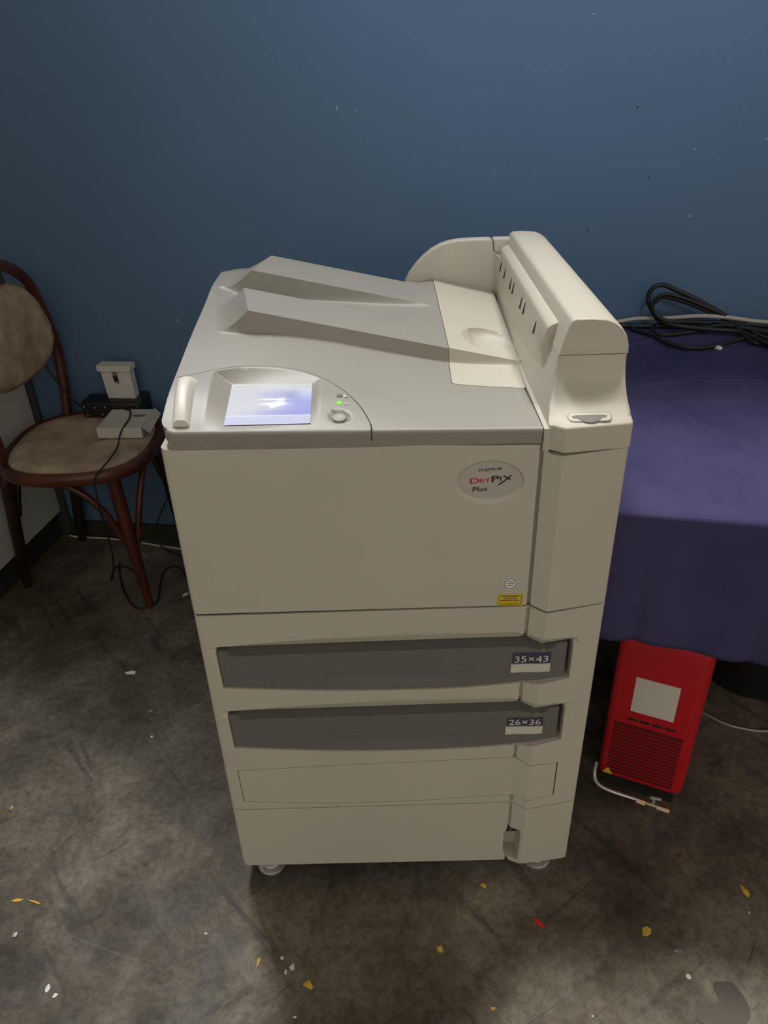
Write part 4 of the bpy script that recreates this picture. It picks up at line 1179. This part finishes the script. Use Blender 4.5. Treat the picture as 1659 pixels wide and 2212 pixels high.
tp = mk('tap', *merge(rod((.783, .133, .041), (.799, .1255, .040), .0085, 6), rod((.799, .1255, .040), (.822, .116, .038), .0062, 12), rod((.820, .117, .038), (.842, .107, .037), .0072, 6)), M['brass'], RED, smooth=40)
mk('tap_lever', *merge(rod((.812, .120, .040), (.813, .121, .058), .0032, 10), rod((.806, .124, .057), (.826, .116, .060), .0034, 8)), M['steel'], tp, smooth=40)

# round dark bin far under the table with a pale rim
V, F = lathe([(.125, 0), (.13, .003), (.14, .28), (.146, .285), (.146, .292), (.136, .292), (.128, .02), (.01, .018)], (1.20, .56, 0), 40)
o = mk('waste_bin', V, F, M['black'], None, smooth=40, loc=(1.2, .56, 0)); tag(o, 'dark round bin far under the table right of the red unit', 'bin')
cable('floor_cable', [(1.02, .40, .003), (1.054, .367, .003), (1.09, .349, .003), (1.149, .338, .003), (1.25, .36, .003)], .0028, M['steel'], 'thin dull cable on the floor under the table right of the red unit')

# ------------------------------------------------------------------ bentwood chair
CH = thing('bentwood_chair', 'dark red-brown bentwood chair with worn brown velvet seat and back pad', 'chair', (-.54, 1.02, 0))
SCc = Vector((-.540, 1.017, 0)); SAX, SAY = .208, .208
def sup(t, a, b, e=2.7):
    c_, s_ = cos(t), sin(t)
    return (a*abs(c_)**(2/e)*(1 if c_ >= 0 else -1), b*abs(s_)**(2/e)*(1 if s_ >= 0 else -1))
def seat_ring():
    n = 64; sec = [(-.030, 0.0), (-.004, 0.0), (0.0, .006), (.001, .018), (-.002, .028), (-.008, .033), (-.020, .031), (-.032, .024)]
    V = []; F = []; k = len(sec)
    for i in range(n):
        t = 2*pi*i/n
        for o, z in sec:
            x, y = sup(t, SAX+o, SAY+o); V.append((SCc.x+x, SCc.y+y, .430+z))
    for i in range(n):
        for j in range(k): F.append((i*k+j, ((i+1) % n)*k+j, ((i+1) % n)*k+(j+1) % k, i*k+(j+1) % k))
    return outward(V, F)
mk('seat_frame', *seat_ring(), M['wood'], CH, smooth=45)
def pad():
    n = 56; m_ = 10; V = []; F = []
    for j in range(m_+1):
        s = j/m_; r = s
        z = .4575+.013*(1-s**6)**.5*(1-.25*(1-s)) - .004*(1-s)**2
        if j == m_: z = .450
        for i in range(n):
            t = 2*pi*i/n; x, y = sup(t, (SAX-.013)*max(r, .02), (SAY-.013)*max(r, .02))
            V.append((SCc.x+x, SCc.y+y, z+.0012*sin(i*1.7+j*2)*(0 if j == m_ else 1)))
    for j in range(m_):
        for i in range(n): F.append((j*n+i, (j+1)*n+i, (j+1)*n+(i+1) % n, j*n+(i+1) % n))
    F.append(tuple(range(n)))
    return V, F
mk('seat', *outward(*pad()), M['velvet'], CH, smooth=180)
# rear legs run on into the hoop of the back (the back is at the left)
Nn = Vector((-.722, .922, .455)); Ff = Vector((-.652, 1.205, .455))
mid = (Nn+Ff)/2; hw = (Ff-Nn)/2
hoop = [(Nn.x, Nn.y, .445), (-.718, .905, .52), (-.710, .880, .64), (-.700, .862, .76), (-.685, .870, .88), (-.665, .915, .94), (-.652, .975, .950), (-.645, 1.040, .933), (-.645, 1.104, .903), (-.645, 1.168, .854), (-.645, 1.214, .749), (-.645, 1.234, .655), (-.646, 1.229, .587), (-.648, 1.216, .505), (-.653, 1.204, .445)]
mk('back_hoop', *tube(hoop, .0145, 12, 4), M['wood'], CH, smooth=180)
inner = [(mid+hw*(.78*(1 if l > 0 else -1)*abs(l)**.8)).to_tuple()[:2]+(z,) for l, z in [(-cos(pi*k/12), .455+.40*sin(pi*k/12)**.72) for k in range(13)]]
bpc = Vector((-.655, 1.040, .760)); bax = Vector((.12, .99, 0)).normalized(); ban = Vector((.99, -.12, .06)).normalized(); baz = bax.cross(ban)*-1
if baz.z < 0: baz = -baz
def back_pad():
    n = 44; m_ = 8; V = []; F = []
    def sh(t):
        x, y = sup(t, .172, .124, 2.6); return (x-.012)*(1-.20*y/.124)-.010*max(0, y/.124), y
    for side in (1, -1):
        for j in range(m_+1):
            s = j/m_; d = .022*(1-s**4)**.5
            for i in range(n):
                t = 2*pi*i/n; x, y = sh(t); r = max(s, .02)
                lump = .0015*sin(i*2.3+j*3.1) if 0 < j < m_ else 0
                V.append(bpc+bax*x*r+baz*y*r+ban*(side*(d+lump)))
    off = (m_+1)*n
    for j in range(m_):
        for i in range(n):
            i2 = (i+1) % n
            F.append((j*n+i, (j+1)*n+i, (j+1)*n+i2, j*n+i2)); F.append((off+j*n+i, off+j*n+i2, off+(j+1)*n+i2, off+(j+1)*n+i))
    F.append(tuple(range(n))); F.append(tuple(range(off, off+n)))
    return outward(V, F)
mk('back_pad', *back_pad(), M['velvet'], CH, smooth=180)
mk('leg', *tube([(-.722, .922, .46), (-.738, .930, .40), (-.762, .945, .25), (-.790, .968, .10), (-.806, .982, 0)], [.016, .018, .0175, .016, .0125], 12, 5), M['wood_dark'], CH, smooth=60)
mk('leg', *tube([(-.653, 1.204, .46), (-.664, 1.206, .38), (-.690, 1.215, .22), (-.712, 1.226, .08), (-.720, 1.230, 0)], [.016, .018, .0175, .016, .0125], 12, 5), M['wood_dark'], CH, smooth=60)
mk('leg', *tube([(-.425, .868, .438), (-.420, .868, .30), (-.412, .866, .14), (-.404, .864, 0)], [.0185, .018, .0155, .0105], 12, 6), M['wood'], CH, smooth=60)
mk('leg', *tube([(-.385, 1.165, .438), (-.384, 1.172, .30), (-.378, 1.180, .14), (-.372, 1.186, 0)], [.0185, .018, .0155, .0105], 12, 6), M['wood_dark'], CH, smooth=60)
# bent braces under the seat
mk('brace', *tube([(-.748, .942, .335), (-.742, .925, .375), (-.718, .905, .410), (-.655, .878, .422), (-.585, .862, .420), (-.515, .850, .395), (-.462, .850, .330), (-.432, .858, .235)], .0095, 10, 6), M['wood'], CH, smooth=60)
mk('brace', *tube([(-.404, .880, .21), (-.385, .905, .32), (-.372, .960, .405), (-.365, 1.02, .424), (-.362, 1.08, .405), (-.368, 1.135, .31), (-.375, 1.163, .21)], .0095, 10, 6), M['wood'], CH, smooth=60)
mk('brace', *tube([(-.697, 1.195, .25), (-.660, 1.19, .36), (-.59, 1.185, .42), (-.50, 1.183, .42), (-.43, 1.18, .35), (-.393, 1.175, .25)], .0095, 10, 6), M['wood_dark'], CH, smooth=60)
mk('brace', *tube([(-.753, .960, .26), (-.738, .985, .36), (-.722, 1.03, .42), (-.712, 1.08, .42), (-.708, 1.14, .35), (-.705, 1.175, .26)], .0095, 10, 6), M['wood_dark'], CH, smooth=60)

# ------------------------------------------------------------------ things on the chair
SZ = .4712
def frame(c, ang): a = radians(ang); return Vector((cos(a), sin(a), 0)), Vector((-sin(a), cos(a), 0))
FB = thing('small_white_box', 'flat white carton with open flap lying on the chair seat', 'box', (-.425, 1.07, SZ))
ux, uy = frame(None, -3)
mk('carton', *obox((-.430, 1.068), ux, uy, .124, .128, SZ, SZ+.030), M['card'], FB, bevel=.0012)
fl = [Vector((-.368, 1.002, SZ+.030)), Vector((-.366, 1.132, SZ+.030)), Vector((-.352, 1.134, SZ+.012)), Vector((-.352, 1.010, SZ+.010))]
mk('flap', *outward([v for v in fl]+[v+Vector((.0008, 0, .0012)) for v in fl], [(0, 1, 2, 3), (7, 6, 5, 4), (0, 4, 5, 1), (1, 5, 6, 2), (2, 6, 7, 3), (3, 7, 4, 0)]), M['card'], FB)
c0 = Vector((-.398, 1.085, SZ+.0303)); V = []
for k in range(18):
    a = 2*pi*k/18; V.append((c0.x+.019*abs(cos(a))**.7*(1 if cos(a) > 0 else -1), c0.y+.009*sin(a), c0.z))
mk('window_cutout', V, [tuple(range(18))], M['cardboard'], FB)
PB = thing('power_supply', 'black block with dusty casing on the chair seat by the wall', 'power supply', (-.50, 1.16, SZ))
ux, uy = frame(None, -6)
mk('casing', *obox((-.492, 1.172), ux, uy, .175, .066, SZ, SZ+.050), M['cam_black'], PB, bevel=.010, seg=4)
mk('side_block', *obox((-.418, 1.175), ux, uy, .035, .075, SZ, SZ+.052), M['black'], PB, bevel=.003)
for dx, dz in ((-.572, .036), (-.541, .033), (-.510, .036), (-.566, .010), (-.52, .012)):
    y_ = 1.172-.033-(dx+.492)*.105
    mk('screw', *lathe([(.0022, 0), (.0022, .0012)], (dx, y_-.0006, SZ+dz), 10, rot=Matrix.Rotation(radians(90), 3, 'X')), M['chrome'], PB)
UB = thing('small_white_box', 'upright white carton with flanged lid standing on the black block', 'box', (-.465, 1.175, SZ+.0505))
ux, uy = frame(None, -7); zb_ = SZ+.0505
def tapered(c, s0, s1, d0, d1, z0, z1, lean=0.0):
    V = []
    for z, s, d, o in ((z0, s0, d0, 0), (z1, s1, d1, lean)):
        for a, b in ((-1, -1), (1, -1), (1, 1), (-1, 1)):
            q = Vector((c[0], c[1], 0))+ux*(a*s/2+o)+uy*(b*d/2); V.append((q.x, q.y, z))
    return V, [(0, 3, 2, 1), (4, 5, 6, 7), (0, 1, 5, 4), (1, 2, 6, 5), (2, 3, 7, 6), (3, 0, 4, 7)]
mk('carton', *tapered((-.462, 1.178), .082, .086, .030, .030, zb_, zb_+.086, -.004), M['card'], UB, bevel=.001)
mk('lid', *tapered((-.467, 1.178), .098, .100, .040, .040, zb_+.082, zb_+.099, 0), M['card'], UB, bevel=.0015)
wv = [(-.478, zb_+.080), (-.463, zb_+.080), (-.460, zb_+.046), (-.474, zb_+.046)]
def ubf(x, z, d): return (x, 1.178-.0152-(x+.462)*.123-d, z)
wn = mk('label_window', [ubf(x, z, .0004) for x, z in wv[::-1]], [(0, 1, 2, 3)], M['cardboard'], UB)
mk('window_print', [ubf(x, z, .0008) for x, z in ((-.4755, zb_+.052), (-.4625, zb_+.052), (-.4640, zb_+.068), (-.4768, zb_+.068))], [(0, 1, 2, 3)], M['black'], UB)
cable('cord', [(-.455, 1.135, .500), (-.429, 1.110, .506), (-.418, 1.065, .5055), (-.417, 1.021, .5055), (-.424, .998, .496), (-.430, .985, .480), (-.423, .945, .4765), (-.422, .879, .4760), (-.430, .835, .4715), (-.442, .802, .4600), (-.447, .797, .42), (-.450, .800, .36), (-.452, .812, .30), (-.470, .85, .18), (-.52, .93, .06), (-.555, .99, .008), (-.562, 1.06, .004), (-.53, 1.06, .004), (-.50, 1.04, .004), (-.47, 1.02, .004)], .0022, M['rubber'], 'thin black cord trailing over the flat carton and off the chair seat', 'cord', 7, 6)
cable('cord', [(-.557, 1.087, .003), (-.540, 1.03, .003), (-.510, .955, .003), (-.483, .907, .003), (-.45, .862, .003), (-.420, .852, .003), (-.392, .868, .003), (-.388, .90, .003), (-.396, .948, .003), (-.405, 1.019, .003), (-.390, 1.055, .003), (-.360, 1.05, .003), (-.325, 1.0, .003)], .0024, M['rubber'], 'thin black cord curling on the floor round the foot of the chair leg', 'cord', 7, 6)
cable('cord', [(-.37, 1.155, .22), (-.43, 1.17, .12), (-.455, 1.16, .05), (-.432, 1.15, .012), (-.385, 1.125, .004), (-.33, 1.10, .003)], .0022, M['rubber'], 'thin black cord looping down behind the chair beside the printer', 'cord', 7, 6)
cable('cord', [(-.700, 1.215, .66), (-.675, 1.210, .60), (-.640, 1.205, .53), (-.600, 1.190, .492), (-.570, 1.175, .486)], .0030, M['rubber'], 'black cord running from the chair back down to the black block', 'cord', 7, 6)
cable('white_cable', [(-.765, 1.240, .012), (-.745, 1.243, .004), (-.700, 1.236, .004), (-.628, 1.225, .004), (-.534, 1.200, .004), (-.464, 1.178, .004), (-.389, 1.155, .004), (-.30, 1.13, .004)], .0032, M['white_cable'], 'white cable on the floor along the foot of the blue wall')

# ------------------------------------------------------------------ litter on the floor
def blob(cx, cy, sx, sy, n=7, rot=0.0, seed=0, jag=.35):
    r = random.Random(seed); out = []
    for k in range(n):
        a = 2*pi*k/n; q = 1-jag*r.random(); x, y = cos(a)*sx*q, sin(a)*sy*q
        out.append((cx+x*cos(rot)-y*sin(rot), cy+x*sin(rot)+y*cos(rot)))
    return out
litter = [
 (.453, -.020, .009, .005, -.5, 'trash_yellow', 'yellow torn scrap just under the front edge of the printer'),
 (.940, -.044, .013, .006, 1.9, 'trash_yellow', 'largest yellow scrap, at the right edge of the floor below the red unit'),
 (.734, -.116, .009, .007, .3, 'trash_yellow', 'yellow triangular scrap on the floor between the red scrap and the right edge'),
 (.363, -.138, .005, .006, .3, 'trash_yellow', 'small yellow crumb in the shadow in front of the printer'),
 (.444, -.240, .005, .003, .3, 'trash_yellow', 'yellow crumb at the very bottom, below the red scrap'),
 (.043, -.155, .004, .008, -.2, 'trash_yellow', 'yellow scrap at the left border of the shadow in front of the printer'),
 (.135, -.195, .009, .006, -.4, 'trash_yellow', 'square yellow scrap low down inside the shadow, near the white crumbs'),
 (-.433, -.029, .012, .004, .2, 'trash_yellow', 'wider yellow strip at the far left of the floor'),
 (-.399, -.033, .014, .0022, -.3, 'trash_yellow', 'thin yellow strip curling right of the wider strip at the far left'),
 (-.530, .182, .004, .005, 0, 'trash_yellow', 'round yellowish crumb at the left edge, above the yellow strips'),
 (.545, -.095, .006, .012, .6, 'trash_red', 'bright red scrap on the floor in front of the right foot of the printer'),
 (-.386, .588, .014, .009, .2, 'trash_white', 'large white torn scrap on the floor left of the upper drawer'),
 (-.300, .450, .008, .005, .5, 'trash_clear', 'greyish torn scrap below the large white scrap left of the printer'),
 (-.276, .370, .003, .003, 0, 'trash_white', 'white speck below the greyish scrap left of the printer'),
 (-.060, -.101, .003, .002, 0, 'trash_white', 'white speck on the lit floor left of the shadow'),
 (-.413, -.094, .005, .005, 0, 'trash_clear', 'pale grey crumb at the left edge below the yellow strips'),
 (-.316, -.191, .004, .006, 0, 'trash_white', 'upper white crumb of the pair at the lower left'),
 (-.298, -.202, .005, .004, .3, 'trash_white', 'lower white crumb of the pair at the lower left'),
 (.084, -.148, .003, .003, 0, 'trash_white', 'uppermost white crumb of the cluster in the shadow'),
 (.103, -.165, .006, .005, .4, 'trash_white', 'largest white crumb of the cluster in the shadow'),
 (.093, -.173, .003, .005, .1, 'trash_white', 'lowest white crumb of the cluster in the shadow'),
 (.783, -.196, .006, .004, .3, 'trash_white', 'white chunk on the floor at the lower right beside the brown stain'),
 (.780, -.151, .010, .007, -.3, 'trash_clear', 'clear curved flake on the floor above the white chunk'),
 (-.314, .915, .010, .006, .7, 'trash_white', 'pale scrap half hidden behind the left side of the printer'),
 (.931, -.086, .002, .002, 0, 'trash_white', 'white speck below the largest yellow scrap'),
 (.606, -.254, .002, .002, 0, 'trash_white', 'white speck at the bottom edge left of the brown stain'),
 (.115, -.245, .003, .002, 0, 'trash_white', 'white speck at the bottom edge below the square yellow scrap'),
 (.845, .028, .007, .005, -.4, 'trash_brown', 'reddish brown crumb on the dark floor below the red unit'),
 (-.425, .845, .006, .010, .2, 'trash_brown', 'brown flake on the floor at the tip of the near chair leg')]
for k, (x, y, sx_, sy_, rt, mt, lb) in enumerate(litter):
    nm = {'trash_red': 'red_scrap', 'trash_brown': 'brown_scrap', 'trash_clear': 'clear_scrap', 'trash_white': 'white_scrap', 'trash_yellow': 'yellow_scrap'}[mt]
    scrap(nm, blob(x, y, sx_*1.3, sy_*1.35, 7, rt, k*13+5, .6), .0003, M[mt], lb, 'scrap', .0010, None, min(.002, sx_*.15))
# brown stain on the floor
st = [(.822, -.206), (.836, -.204), (.852, -.207), (.862, -.225), (.865, -.245), (.860, -.262), (.845, -.272), (.815, -.272), (.785, -.270), (.774, -.262), (.778, -.242), (.786, -.233), (.797, -.240), (.812, -.241), (.820, -.232), (.818, -.218)]
st = [(p.x, p.y) for p in catmull([(a, b, 0) for a, b in st], 4, True)]
sm = mat('brown_stain', (.075, .056, .040), .5, var=.12, vscale=25)
o = mk('floor_stain', [(x, y, .0006) for x, y in reversed(st)][::-1], [tuple(range(len(st)))], sm, None, loc=(0, 0, 0)); 
tag(o, 'flat brown dried stain on the floor at the lower right corner', 'stain')
